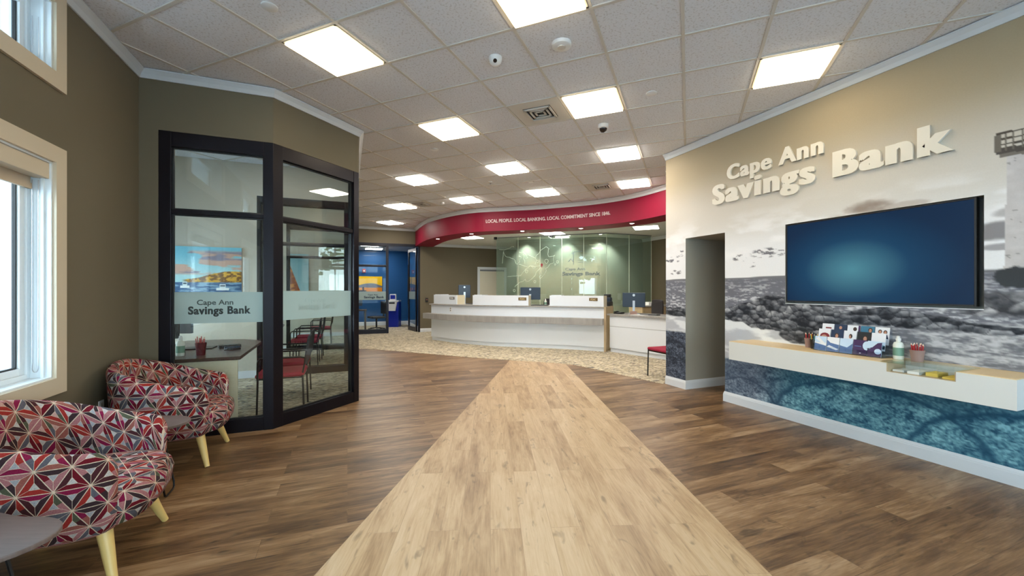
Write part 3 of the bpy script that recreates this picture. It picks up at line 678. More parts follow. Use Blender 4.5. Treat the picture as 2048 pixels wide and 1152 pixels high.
def storefront(name, label, p, q, z1, posts, transoms, band=None, depth=0.10, bottom=0.13, top=0.14, rot=None, glass='glass', cat='glass partition', group='dark framed glass partitions'):
    """frame of posts/rails along plan line p->q (frame lies to the left), posts = [(s0,s1)...] metres along"""
    t = thing(name, label, cat, (p[0], p[1], 0), math.atan2(q[1] - p[1], q[0] - p[0]), group)
    Lh = math.hypot(q[0] - p[0], q[1] - p[1])
    for s0, s1 in posts: MB().box(s0, 0.0, 0, s1, depth, z1).build('post', M['dark_frame'], t, bevel=0.003)
    for (a, b) in zip(posts[:-1], posts[1:]):
        s0, s1 = a[1], b[0]
        MB().box(s0, 0.004, 0, s1, depth - .004, bottom).build('bottom_rail', M['dark_frame'], t, bevel=0.003)
        MB().box(s0, 0.004, z1 - top, s1, depth - .004, z1).build('top_rail', M['dark_frame'], t, bevel=0.003)
        lv = [bottom] + [v for tr in transoms for v in tr] + [z1 - top]
        for tr in transoms: MB().box(s0, 0.012, tr[0], s1, depth - .012, tr[1]).build('transom', M['dark_frame'], t, bevel=0.003)
        gk = MB()
        for z0_, z1_ in zip(lv[0::2], lv[1::2]):
            MB().box(s0, depth * .5 - .004, z0_, s1, depth * .5 + .004, z1_).build('glass_pane', M[glass], t)
            for e0, e1 in ((s0, s0 + .012), (s1 - .012, s1)): gk.box(e0, depth * .5 - .014, z0_, e1, depth * .5 + .014, z1_)
            for e0, e1 in ((z0_, z0_ + .012), (z1_ - .012, z1_)): gk.box(s0 + .012, depth * .5 - .014, e0, s1 - .012, depth * .5 + .014, e1)
        gk.build('glazing_bead', M['gasket'], t)
        if band:
            fb = MB().box(s0 + .0125, depth * .5 - .007, band[0], s1 - .0125, depth * .5 - .0045, band[1]).build('frosted_band', M['frost'], t)
            if len(band) > 2:
                (xa, wa, za, ha), (xb, wb, zb, hb) = band[2], band[3]
                text_mesh('upper_lettering', 'Cape Ann', M[band[4]], wa, ha, (s0 + xa, depth * .5 - .0075, za), (1, 0, 0), (0, 0, 1), 0.001, 0.02, fb)
                text_mesh('lower_lettering', 'Savings Bank', M[band[4]], wb, hb, (s0 + xb, depth * .5 - .0075, zb), (1, 0, 0), (0, 0, 1), 0.001, 0.03, fb, 1.08, .03)
    return t
storefront('glass_partition', 'dark framed glass front of the office behind the armchairs, frosted name band', (-1.64, 4.80), (-0.70, 4.80), ZF,
           [(0, 0.095), (0.853, 0.94)], [(2.145, 2.19)], (1.095, 1.40, (0.19, 0.30, 1.275, 0.052), (0.12, 0.52, 1.185, 0.08), 'film_letter'))
storefront('glass_partition', 'dark framed slanted glass panel joining the office front, nearest the open floor', A1, A2, ZF,
           [(0, 0.11), (1.09, 1.174)], [(2.14, 2.185)], (1.10, 1.41, (0.3, 0.28, 1.285, 0.048), (0.22, 0.52, 1.20, 0.075), 'frost'))
# inner office dividers
m = MB(); m.box(-3.2, 7.72, 0, -1.36, 7.84, ZC + .02); m.box(-1.36, 7.72, 2.95, 0.02, 7.84, ZC + .02); struct(m.build('wall_office_divider', M['cream_wall']))
m = MB(); m.box(-3.2, 10.7, 0, -1.30, 10.82, ZC + .02); m.box(-1.30, 10.7, 2.95, 0.02, 10.82, ZC + .02); struct(m.build('wall_office_divider', M['cream_wall']))
m = MB(); m.box(-3.2, 13.86, 0, 0.14, 14.0, ZC + .02); struct(m.build('wall_office_end', M['cream_wall']))
storefront('glass_partition', 'dark framed glass divider behind the first office, seen through the slanted panel', (-1.36, 7.72), (0.02, 7.72), 2.95, [(0, 0.06), (1.32, 1.38)], [(2.17, 2.21)], depth=0.12, bottom=0.12, top=0.12)
storefront('glass_partition', 'dark framed glass divider behind the second office, deepest seen through the slanted panel', (-1.30, 10.70), (0.02, 10.70), 2.95, [(0, 0.06), (1.26, 1.32)], [(2.17, 2.21)], depth=0.12, bottom=0.12, top=0.12)
for x0, x1, y in ((-3.2, 0.02, 13.86), (-3.2, -1.36, 7.72), (-3.2, -1.30, 10.70)):
    struct(MB().box(x0, y - 0.015, 0.004, x1, y, 0.12).build('baseboard_office', M['white_trim']))

# ------------------------------------------------------------------ crown mouldings
def crown_line(pts, side, name, z=ZC - .009, drop=0.075, proj=0.06):
    """pts: plan polyline on the wall face, side=+1 room to the left of travel"""
    P = np.array(pts, float); n = len(P)
    dirs = [(P[i + 1] - P[i]) / np.linalg.norm(P[i + 1] - P[i]) for i in range(n - 1)]
    nr = [np.array((-d[1], d[0])) * side for d in dirs]
    prof = [(0.0005, 0), (0.0005, -drop), (0.012, -drop), (0.03, -drop * .55), (proj - .008, -drop * .22), (proj, -drop * .12), (proj, 0)]
    vs = []; fs = []; k = len(prof)
    for i in range(n):
        if i == 0: o = nr[0]
        elif i == n - 1: o = nr[-1]
        else: b = nr[i - 1] + nr[i]; o = b / (1 + nr[i - 1].dot(nr[i]))
        for d, h in prof: vs.append((P[i][0] + o[0] * d, P[i][1] + o[1] * d, z + h))
    for i in range(n - 1):
        for j in range(k): fs.append((i * k + j, (i + 1) * k + j, (i + 1) * k + (j + 1) % k, i * k + (j + 1) % k))
    fs.append(tuple(range(k))); fs.append(tuple(range((n - 1) * k, n * k))[::-1])
    return struct(MB().add(vs, fs).build(name, M['crown']))
crown_line([(XL, YB), (XL, 4.80), A1, A2, (0.14, YF), (2.2, YF)], -1, 'trim_1')
crown_line([(XM, YB), (XM, 4.92)], 1, 'trim_2')

# ------------------------------------------------------------------ mural wall (right)
NY0, NY1, NZ0, NZ1 = 1.563, 3.09, 1.268, 2.142   # recess for the screen
DY0, DY1, DZ = 3.87, 4.53, 2.156                  # doorway
def mural_paint(Y, Z):
    s = 4.92 - Y
    HZ = 1.56
    # sky: warm grey at the top fading to near white at the horizon
    t = sstep(1.8, 3.2, Z)
    c = mixc(solid(Y, (238, 239, 242)), (166, 152, 126), t)
    c = mixc(c, (214, 208, 198), sstep(1.95, 2.4, Z) * (1 - sstep(2.4, 3.0, Z)) * 0.6)
    # cloud bank low in the sky
    n = fbm(Y * 2.2, Z * 7.0, 3, 6)
    c = mixc(c, (244, 244, 246), sstep(0.5, 0.75, n) * sstep(1.56, 1.6, Z) * (1 - sstep(2.0, 2.5, Z)))
    def cloud(y, z, wy, wz, col, k=1.0, seed=1):
        d = ((Y - y) / wy) ** 2 + ((Z - z) / wz) ** 2
        n = fbm(Y * 5 + seed, Z * 11, seed, 5)
        return sstep(0.30, 0.62, (1 - d) * 0.55 + n * 0.55 - 0.1) * k
    for a in ((2.27, 2.19, 0.30, 0.085, (150, 136, 126), 0.95, 5), (2.05, 2.16, 0.22, 0.04, (186, 176, 168), 0.7, 6), (2.55, 2.12, 0.25, 0.05, (204, 198, 192), 0.7, 8),
              (1.50, 1.86, 0.24, 0.09, (138, 136, 140), 0.95, 11), (1.38, 1.99, 0.2, 0.05, (176, 174, 176), 0.8, 12), (1.5, 1.74, 0.2, 0.035, (150, 148, 152), 0.8, 13),
              (1.0, 2.1, 0.5, 0.12, (160, 156, 158), 0.8, 14), (0.3, 1.9, 0.5, 0.12, (150, 148, 150), 0.8, 15)):
        c = mixc(c, a[4], cloud(a[0], a[1], a[2], a[3], a[4], a[5], a[6]))
    sp = fbm(Y * 15, Z * 44, 21, 5)
    for y, z, wy, wz in ((3.28, 1.85, 0.26, 0.06), (3.66, 1.81, 0.10, 0.05), (3.5, 1.72, 0.10, 0.03), (4.78, 1.87, 0.16, 0.06), (4.72, 1.68, 0.12, 0.04), (4.62, 1.95, 0.08, 0.05), (3.76, 1.68, 0.06, 0.03)):
        d = ((Y - y) / wy) ** 2 + ((Z - z) / wz) ** 2
        c = mixc(c, (118, 118, 126), (1 - sstep(0.5, 1.1, d)) * sstep(0.52, 0.66, sp))
    # far shore and sea
    land = HZ + 0.012 + 0.012 * vnoise(Y * 3, Y * 0, 4)
    c = mixc(c, (118, 120, 126), sstep(0, 0.006, land - Z))
    sea = sstep(0, 0.008, HZ - 0.006 - Z)
    w = fbm(Y * 9, Z * 60, 31, 5); w2 = fbm(Y * 26, Z * 90, 33, 3)
    seac = mixc(solid(Y, (112, 114, 124)), (202, 205, 212), sstep(0.48, 0.66, 0.55 * w + 0.45 * w2) * (0.45 + 0.55 * sstep(1.56, 1.3, Z)))
    c = c * (1 - sea[..., None]) + seac * sea[..., None]
    # beach
    bl = 1.06 + 0.05 * fbm(Y * 2, Y * 0 + 2, 41) - 0.02
    bc = mixc(solid(Y, (186, 190, 198)), (226, 230, 234), sstep(0.45, 0.6, fbm(Y * 2.5, Z * 9, 43)))
    bm_ = sstep(0, 0.02, bl - Z) * sstep(2.55, 3.0, Y)
    c = c * (1 - bm_[..., None]) + bc * bm_[..., None]
    # rippled ground on the right
    gl = 1.16 + 0.05 * fbm(Y * 1.5, Y * 0 + 9, 47)
    r = fbm(Y * 6, Z * 34, 51, 5)
    gc = mixc(solid(Y, (112, 114, 122)), (196, 197, 202), sstep(0.36, 0.66, 0.6 * r + 0.4 * fbm(Y * 26, Z * 90, 57, 3)))
    gmk = sstep(0, 0.03, gl - Z) * (1 - sstep(2.55, 2.9, Y + 0.15 * (fbm(Y * 4, Z * 4, 53) - .5)))
    c = c * (1 - gmk[..., None]) + gc * gmk[..., None]
    def rocks(mask, sc, dark, light_, seed):
        d1, d2, idv, dzv = worley(Y * sc + 0.6 * fbm(Y * 4, Z * 4, seed), Z * sc * 1.5 + 0.5 * fbm(Y * 5, Z * 5, seed + 1), seed)
        e = sstep(0.0, 0.14, d2 - d1); n5 = fbm(Y * 11 + 3, Z * 17, seed + 9, 5)
        n = fbm(Y * 24, Z * 30, seed + 2, 4)
        hl = vnoise(Y * sc * 1.7 + 5, Z * sc * 2.6 + .35 * np.sin(Y * sc * 3), seed + 3)
        v = np.clip(0.33 + 0.30 * (idv - .5) + 0.55 * np.clip(dzv, -.5, .6) + 0.9 * (n5 - 0.5) + 0.7 * (n - .5) + 0.25 * (hl - .5), 0, 1) * (.45 + .55 * e)
        rc = np.array(dark, float) + (np.array(light_, float) - np.array(dark, float)) * v[..., None]
        return c * (1 - mask[..., None]) + rc * mask[..., None]
    nb = fbm(Y * 3.2, Y * 0 + 4, 61, 4)
    # rock ridge across the middle
    top = 1.16 + 0.22 * np.exp(-((Y - 3.15) / 0.42) ** 2) + 0.10 * np.exp(-((Y - 2.2) / 0.5) ** 2) + 0.12 * (nb - .5)
    bot = 1.04 - 0.10 * np.exp(-((Y - 3.2) / 0.45) ** 2) + 0.10 * (fbm(Y * 4, Y * 0 + 7, 62) - .5) + 0.06 * sstep(2.8, 2.0, Y)
    k = sstep(0, 0.012, top - Z) * sstep(0, 0.012, Z - bot)
    c = rocks(k, 11.0, (34, 38, 46), (186, 188, 194), 71)
    # small stones on the sand
    k = (1 - sstep(0.7, 1.0, ((Y - 2.95) / 0.22) ** 2 + ((Z - 0.93) / 0.09) ** 2 + 0.6 * (fbm(Y * 14, Z * 14, 65) - .5)))
    c = rocks(k, 12, (40, 44, 50), (140, 142, 148), 73)
    k = (1 - sstep(0.7, 1.0, ((Y - 4.7) / 0.25) ** 2 + ((Z - 1.08) / 0.05) ** 2)); c = rocks(k, 10, (36, 40, 46), (120, 122, 128), 74)
    # pale boulders at the right under the tower
    k = sstep(0, 0.03, 1.43 + 0.06 * (nb - .5) - Z) * sstep(0, 0.05, Z - 1.2) * (1 - sstep(1.62, 1.75, Y))
    c = rocks(k, 6, (62, 64, 70), (196, 196, 200), 75)
    # near boulders, granite print with the bluish daylight tint painted in
    fb = 0.62 + 0.07 * (fbm(Y * 2.2, Y * 0 + 3, 81) - .5) - 0.05 * sstep(3.2, 3.9, Y)
    wl = fbm(Y * 2.6 + 0.5 * fbm(Y * 3, Z * 3, 83), Z * 3.4, 84, 4)
    n = fbm(Y * 62, Z * 95, 85, 2); n2 = fbm(Y * 12, Z * 22, 86, 4)
    left = sstep(2.9, 3.5, Y)
    dk = solid(Y, (34, 78, 104)); dk = mixc(dk, (60, 74, 94), left)
    lt = solid(Y, (150, 206, 216)); lt = mixc(lt, (176, 190, 204), left)
    v = np.clip(0.50 + 1.2 * (n - .5) + 1.0 * (n2 - .5), 0, 1)
    # two big rounded stones with dark clefts between
    def stone_edge(yc, zc, ry, rz): return np.hypot((Y - yc) / ry, (Z - zc) / rz)
    e1 = stone_edge(2.35, 0.02, 0.85, 0.52); e2 = stone_edge(1.3, -0.1, 0.75, 0.62); e3 = stone_edge(3.6, 0.0, 0.42, 0.35)
    for e in (e1, e2, e3):
        cl = np.exp(-((e - 1.0 - 0.08 * (wl - .5) - 0.05 * (n2 - .5)) / 0.035) ** 2); v = v * (1 - 0.85 * cl)
    v = v * (0.7 + 0.3 * sstep(0.35, 0.6, wl)); v = v * np.where((e1 > 1.04) & (e2 > 1.04) & (e3 > 1.04), 0.62, 1.0)
    rc = dk + (lt - dk) * v[..., None]
    k = sstep(0, 0.03, fb - Z); c = c * (1 - k[..., None]) + rc * k[..., None]
    # boulders on the wall end beyond the doorway
    k = sstep(0, 0.03, 0.82 + 0.05 * (nb - .5) - Z) * sstep(4.25, 4.4, Y); e4 = stone_edge(4.75, 0.35, 0.28, 0.32)
    v = np.clip(0.30 + 1.1 * (n - .5) + 0.7 * (n2 - .5), 0, 1) * (1 - 0.8 * np.exp(-((e4 - 1) / 0.07) ** 2))
    rc = np.array((40, 46, 58.)) + np.array((96, 102, 110.)) * v[..., None]
    c = c * (1 - k[..., None]) + rc * k[..., None]
    # lighthouse
    TC = 0.86
    hw = 0.585 + 0.02 * (2.4 - Z)
    tw = (np.abs(Y - TC) < hw) & (Z > 1.50) & (Z < 2.44)
    shade = np.clip((Y - TC + hw) / (2 * hw), 0, 1)
    tcx = np.array((150, 146, 144.)) + np.array((54, 54, 56.)) * shade[..., None] + 22 * (fbm(Y * 18, Z * 26, 91)[..., None] - .5)
    spk = (fbm(Y * 34, Z * 60, 93) > 0.77); tcx = np.where(spk[..., None], tcx * 0.8, tcx)
    c = np.where(tw[..., None], tcx, c)
    bk = (Z > 1.50) & (Z < 1.56) & (np.abs(Y - TC) < hw + .03); c = np.where(bk[..., None], np.array((150, 148, 150.)), c)
    def rect(y0, y1, z0, z1, col):
        nonlocal c
        mk = (Y > y0) & (Y < y1) & (Z > z0) & (Z < z1); c = np.where(mk[..., None], np.array(col, float), c)
    gr = 0.645   # gallery half width
    sag = 0.03 * ((Y - TC) / gr) ** 2
    mk = (np.abs(Y - TC) < gr) & (Z - sag > 2.40) & (Z - sag < 2.445); c = np.where(mk[..., None], np.array((86, 82, 78.)), c)
    mk = (np.abs(Y - TC) < gr - .02) & (Z - sag > 2.375) & (Z - sag < 2.40); c = np.where(mk[..., None], np.array((122, 116, 110.)), c)
    lr = 0.43
    mk = (np.abs(Y - TC) < lr) & (Z > 2.44) & (Z < 2.70); c = np.where(mk[..., None], np.array((170, 152, 124.)), c)
    for a in np.arange(-lr, lr + .01, lr / 4): rect(TC + a - .009, TC + a + .009, 2.44, 2.70, (70, 62, 54))
    rect(TC - lr, TC + lr, 2.60, 2.615, (70, 62, 54))
    roof = (Z > 2.70) & (np.abs(Y - TC) < (lr + .05) * (1 - (Z - 2.70) / 0.42)) & (Z < 3.1); c = np.where(roof[..., None], np.array((74, 68, 62.)), c)
    for zz in (2.475, 2.515, 2.56):
        mk = (np.abs(Y - TC) < gr) & (np.abs(Z - sag * .7 - zz) < 0.007); c = np.where(mk[..., None], np.array((80, 74, 68.)), c)
    for q in range(25):
        yy = TC + gr * math.sin(PI * (q / 24.0 - .5)); rect(yy - .005, yy + .005, 2.44, 2.57, (116, 110, 102))
    # dark bush at the tower foot
    d = ((Y - 1.36) / 0.15) ** 2 + ((Z - 1.515) / 0.085) ** 2; bn = fbm(Y * 22, Z * 22, 97, 4)
    c = mixc(c, (62, 66, 70), (1 - sstep(0.75, 1.05, d + 1.2 * (bn - .5))))
    return c
def mural():
    ys = sorted(set(np.round(np.concatenate([np.arange(-0.6, 4.92, 0.009), [NY0, NY1, DY0, DY1, 4.92]]), 4)))
    zs = sorted(set(np.round(np.concatenate([np.arange(0.0, ZC, 0.009), [NZ0, NZ1, DZ, ZC]]), 4)))
    hole = lambda y, z: ((y > NY0) & (y < NY1) & (z > NZ0) & (z < NZ1)) | ((y > DY0) & (y < DY1) & (z < DZ))
    o = grid_print('wall_right_mural', ys, zs, lambda u, v: np.stack([np.full(u.shape, XM), u, v], 1), mural_paint, paint_mat('mural_print', 0.75, 0.02, 90.0), hole=hole)
    struct(o)
    m = MB(); a, b = XM + 0.002, XM + 0.30; top = ZC + .02
    m.box(a, YB, 0, b, NY0, top); m.box(a, NY0, 0, b, NY1, NZ0); m.box(a, NY0, NZ1, b, NY1, top); m.box(a, NY1, 0, b, DY0, top)
    m.box(a, DY0, DZ, b, DY1, top); m.box(a, DY1, 0, b, 4.92, top)
    m.box(XM + 0.16, NY0, NZ0, b, NY1, NZ1)
    struct(MB().box(XM + .0005, NY0 + .0005, NZ0, XM + .159, NY1 - .0005, NZ0 + .006).build('trim_6', M['white_trim']))
    m.box(XM, YB, 0, a, -0.6, top)
    m.box(b, DY1, 0, 8.5, 4.92, top)                   # passage side, carries on behind
    m.box(b, DY0 - 0.12, 0, 6.4, DY0, top); m.box(6.3, DY0, 0, 6.4, DY1, top); m.box(b, DY0, DZ, 6.3, DY1, top)
    struct(m.build('wall_right', M['greige']))
mural()
def baseboard(pts, side, name, h=0.13, mat='white_trim'):
    P = np.array(pts, float); n = len(P)
    dirs = [(P[i + 1] - P[i]) / np.linalg.norm(P[i + 1] - P[i]) for i in range(n - 1)]
    nr = [np.array((-d[1], d[0])) * side for d in dirs]
    prof = [(0.0005, 0.0045), (0.0005, h), (0.006, h), (0.009, h - .012), (0.013, h - .02), (0.013, h - .028), (0.016, h - .034), (0.016, 0.0045)]
    vs = []; fs = []; k = len(prof)
    for i in range(n):
        if i == 0: o = nr[0]
        elif i == n - 1: o = nr[-1]
        else: b = nr[i - 1] + nr[i]; o = b / (1 + nr[i - 1].dot(nr[i]))
        for d, hh in prof: vs.append((P[i][0] + o[0] * d, P[i][1] + o[1] * d, hh - 0.0045))
    for i in range(n - 1):
        for j in range(k): fs.append((i * k + j, (i + 1) * k + j, (i + 1) * k + (j + 1) % k, i * k + (j + 1) % k))
    fs.append(tuple(range(k))); fs.append(tuple(range((n - 1) * k, n * k))[::-1])
    return struct(MB().add(vs, fs).build(name, M[mat]))
baseboard([(XM, YB), (XM, DY0), (6.3, DY0)], 1, 'baseboard_right')
baseboard([(6.3, DY1), (XM, DY1), (XM, 4.92)], 1, 'baseboard_pillar')
baseboard([(XL, YB), (XL, 4.80)], -1, 'baseboard_left')

# sign of raised letters
t = thing('wall_sign', 'big raised off-white bank name letters on the mural wall above the screen', 'sign', (XM, 2.9, 2.5)); t.location = (0, 0, 0)
text_mesh('upper_lettering', 'Cape Ann', M['white_letter'], 1.14, 0.188, (XM - 0.001, 3.825, 2.813), (0, -1, 0), (0, 0, 1), 0.022, 0.026, t, 1.12, 0.05)
text_mesh('lower_lettering', 'Savings Bank', M['white_letter'], 2.326, 0.258, (XM - 0.001, 4.047, 2.541), (0, -1, 0), (0, 0, 1), 0.024, 0.022, t, 1.16, 0.085)

# screen in its recess
t = thing('television', 'large dark blue flat screen recessed in the mural wall', 'television', (XM + 0.03, 2.35, 1.29)); t.location = (0, 0, 0)
X0 = XM + 0.008; y0, y1, z0, z1 = 1.606, 3.0885, 1.292, 2.138
f = MB(); w = 0.014
f.box(X0, y0, z0, X0 + 0.045, y0 + w, z1); f.box(X0, y1 - w, z0, X0 + 0.045, y1, z1); f.box(X0, y0 + w, z0, X0 + 0.045, y1 - w, z0 + w); f.box(X0, y0 + w, z1 - w, X0 + 0.045, y1 - w, z1)
f.build('bezel', M['black'], t, bevel=0.002)
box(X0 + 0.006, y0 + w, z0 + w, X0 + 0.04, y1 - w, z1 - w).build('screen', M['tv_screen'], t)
m = MB(); m.box(X0 + 0.045, 2.0, 1.5, XM + 0.16, 2.7, 1.95); m.build('wall_mount', M['blackmetal'], t)

# ------------------------------------------------------------------ floating shelf
t = thing('floating_shelf', 'long white floating shelf with pale maple top under the screen', 'shelf', (4.3, 2.4, 0.62)); t.location = (0, 0, 0)
SX, SY0, SY1, SZ0, SZ1 = 4.10, 1.276, 3.48, 0.62, 0.83
n0, n1, nz, nxb = 1.57, 1.985, 0.752, 4.36
b = MB(); b.box(SX, SY0, SZ0, XM - .001, n0, SZ1 - .006); b.box(SX, n1, SZ0, XM - .001, SY1, SZ1 - .006); b.box(SX, n0, SZ0, XM - .001, n1, nz); b.box(nxb, n0, nz, XM - .001, n1, SZ1 - .006)
b.build('shelf_body', M['shelf_white'], t)
b = MB(); b.box(SX + .004, SY0 + .004, SZ1 - .006, XM - .001, n0, SZ1); b.box(SX + .004, n1, SZ1 - .006, XM - .001, SY1 - .004, SZ1); b.box(nxb, n0, SZ1 - .006, XM - .001, n1, SZ1)
b.build('shelf_top', M['shelf_top'], t)
b = MB(); b.box(SX + .004, n0, nz, nxb, n0 + .008, SZ1 - .006); b.box(SX + .004, n1 - .008, nz, nxb, n1, SZ1 - .006); b.box(SX + .006, n0 + .008, nz, nxb, n1 - .008, nz + .004); b.build('pocket_lining', M['beige_wood'], t)
for k in (1, 2, 3): box(SX + .01, n0 + k * (n1 - n0) / 4 - .002, nz + .004, nxb - .01, n0 + k * (n1 - n0) / 4 + .002, SZ1 - .004).build('divider', M['acrylic'], t)
box(SX - 0.025, n0 - 0.02, SZ1, 4.40, n1 + 0.03, SZ1 + 0.007).build('glass_cover', M['green_glass'], t)
for k, (mt, lab) in enumerate((('yellow_paper', 'yellow slips in the glass-topped shelf pocket, nearest the right end'), ('yellow_paper', 'pale yellow pad in the shelf pocket, second from the right'), ('paper', 'white slips in the shelf pocket, third from the right'), ('shelf_white', 'cream slips in the shelf pocket, leftmost compartment'))):
    c0 = n0 + k * (n1 - n0) / 4 + .016; c1 = n0 + (k + 1) * (n1 - n0) / 4 - .014
    o = MB().box(SX + .04 + .02 * (k % 2), c0, nz + .0042, SX + .2, c1, nz + .018 + .006 * ((k * 2) % 3)).build('slip_stack', M[mt]); tag(o, lab, 'paper slips', 'paper slips in the shelf pocket')

# brochures in a clear rack
RX, RY0, RY1 = 4.27, 2.10, 2.665
t = thing('brochure_rack', 'clear acrylic three-tier rack holding brochures on the floating shelf', 'rack', (0, 0, 0))
rb = MB(); rb.box(RX, RY0, SZ1, RX + .17, RY0 + .003, SZ1 + .10); rb.box(RX, RY1 - .003, SZ1, RX + .17, RY1, SZ1 + .10)
rb.box(RX, RY0 + .003, SZ1, RX + .17, RY1 - .003, SZ1 + .003)
for q in range(3): rb.box(RX + .055 * q, RY0 + .003, SZ1 + .003, RX + .055 * q + .003, RY1 - .003, SZ1 + .05 + .055 * q)
rb.box(RX + .165, RY0 + .003, SZ1 + .003, RX + .168, RY1 - .003, SZ1 + .24)
rb.build('rack_body', M['acrylic'], t)
BC = {'w': pbr('brochure_white', L(232, 234, 240), 0.4), 'b': pbr('brochure_blue', L(88, 116, 164), 0.4), 'lb': pbr('brochure_pale_blue', L(196, 218, 240), 0.4), 'p': pbr('brochure_purple', L(64, 36, 84), 0.4),
      'n': pbr('brochure_navy', L(36, 54, 84), 0.4), 'r': pbr('brochure_red', L(128, 40, 48), 0.4), 's': pbr('brochure_skin', L(190, 138, 114), 0.5), 'h': pbr('brochure_brown', L(58, 40, 34), 0.5),
      't': pbr('brochure_teal', L(60, 120, 150), 0.5), 'd': pbr('brochure_dark', L(30, 36, 40), 0.5)}
def brochure(col, tier, base, art, label):
    wdt = (RY1 - RY0 - .012) / 5; yl = RY1 - .006 - col * wdt - .003; yr = yl - wdt + .006
    zb = SZ1 + .006 + .055 * tier * 0.9; hh = 0.155 if tier else 0.135; x = RX + .006 + .055 * tier
    tilt = 0.16
    mats = list(dict.fromkeys([base] + [a[0] for a in art])); m = MB()
    m.T = Matrix.Translation((x + .001, (yl + yr) / 2, zb)) @ Matrix.Rotation(tilt, 4, 'Y')
    hw = (yl - yr) / 2
    m.cur = 0; m.box(0, -hw, 0, 0.006, hw, hh)
    for k, poly in art:    # poly in (u right 0..1, v up 0..1) drawn on the front
        m.cur = mats.index(k); e = 0.0004 + 0.0002 * len(m.f) / 40
        vs = [(-e, hw - u * 2 * hw, v * hh) for u, v in poly]; m.add(vs, [tuple(range(len(vs)))])
    o = m.build('brochure', [BC[k] for k in mats]); tag(o, label, 'brochure', 'brochures in the clear rack'); return o
def blob(cx, cy, rx, ry, n=12): return [(cx + rx * math.cos(2 * PI * k / n), cy + ry * math.sin(2 * PI * k / n)) for k in range(n)]
def rc(a, b, c, d): return [(a, b), (c, b), (c, d), (a, d)]
def person(cx, cy, s, cloth): return [('h', blob(cx, cy + .04 * s, .2 * s, .17 * s)), ('s', blob(cx, cy, .13 * s, .14 * s)), (cloth, [(cx - .35 * s, cy - .5 * s), (cx + .35 * s, cy - .5 * s), (cx + .2 * s, cy - .17 * s), (cx - .2 * s, cy - .17 * s)])]
FR = [('w', [('lb', rc(0, .55, 1, 1)), ('b', [(0, 0), (1, 0), (1, .35), (0, .5)]), ('w', [(.1, .8), (.9, .35), (1, .45), (.3, .95)])], 'white and blue'),
      ('w', [('b', [(0, 0), (1, 0), (1, .5), (.3, .6), (0, .8)]), ('w', [(0, .3), (.8, .12), (1, .2), (.2, .42)])], 'white with a blue wave'),
      ('lb', [('b', [(0, 0), (1, 0), (1, .7), (.6, .4), (0, .5)])], 'pale blue curved'),
      ('p', [('lb', blob(1.0, .65, .3, .3)), ('b', rc(.1, .55, .6, .6)), ('w', rc(.5, .1, .62, .16))], 'purple'),
      ('lb', [('p', [(0, 0), (1, 0), (1, .95), (.7, .9), (.35, .6), (0, .5)]), ('lb', blob(.75, .35, .25, .18))], 'pale blue and purple')]
MD = [('w', [('r', blob(.55, .55, .42, .22)), ('s', blob(.5, .5, .25, .14))], 'white brochure with clasped hands'),
      ('n', person(.5, .62, .9, 'lb'), 'navy brochure with one smiling face'),
      ('w', [('b', rc(.1, .1, .8, .4)), ('h', blob(.55, .68, .14, .14)), ('s', blob(.5, .64, .08, .1))], 'white brochure with a laptop'),
      ('d', person(.6, .6, 1.0, 't'), 'dark brochure with a smiling woman'),
      ('w', [('t', rc(0, .1, 1, .5)), ('lb', [(0, .5), (1, .3), (1, .5)]), ('n', [(.3, .1), (1, .1), (1, .3)])], 'white and teal brochure')]
BK = [('w', [('r', rc(.3, .7, .8, .78))], 'white'), ('n', [('s', blob(.5, .8, .12, .1))], 'navy'), ('w', [('h', blob(.6, .78, .15, .12)), ('p', rc(.85, 0, 1, 1))], 'white'), ('t', person(.7, .75, .8, 'h'), 'teal portrait'), ('w', person(.35, .72, .7, 'r') + person(.72, .70, .7, 'n'), 'white two-faces')]
ORD = ('leftmost', 'second', 'middle', 'fourth', 'rightmost')
for c_ in range(5):
    brochure(c_, 2, BK[c_][0], BK[c_][1], '%s brochure at the back of the clear rack, %s column' % (BK[c_][2], ORD[c_]))
    brochure(c_, 1, MD[c_][0], MD[c_][1], '%s in the middle tier of the rack, %s column' % (MD[c_][2], ORD[c_]))
    brochure(c_, 0, FR[c_][0], FR[c_][1], '%s brochure in the front tier of the rack, %s column' % (FR[c_][2], ORD[c_]))
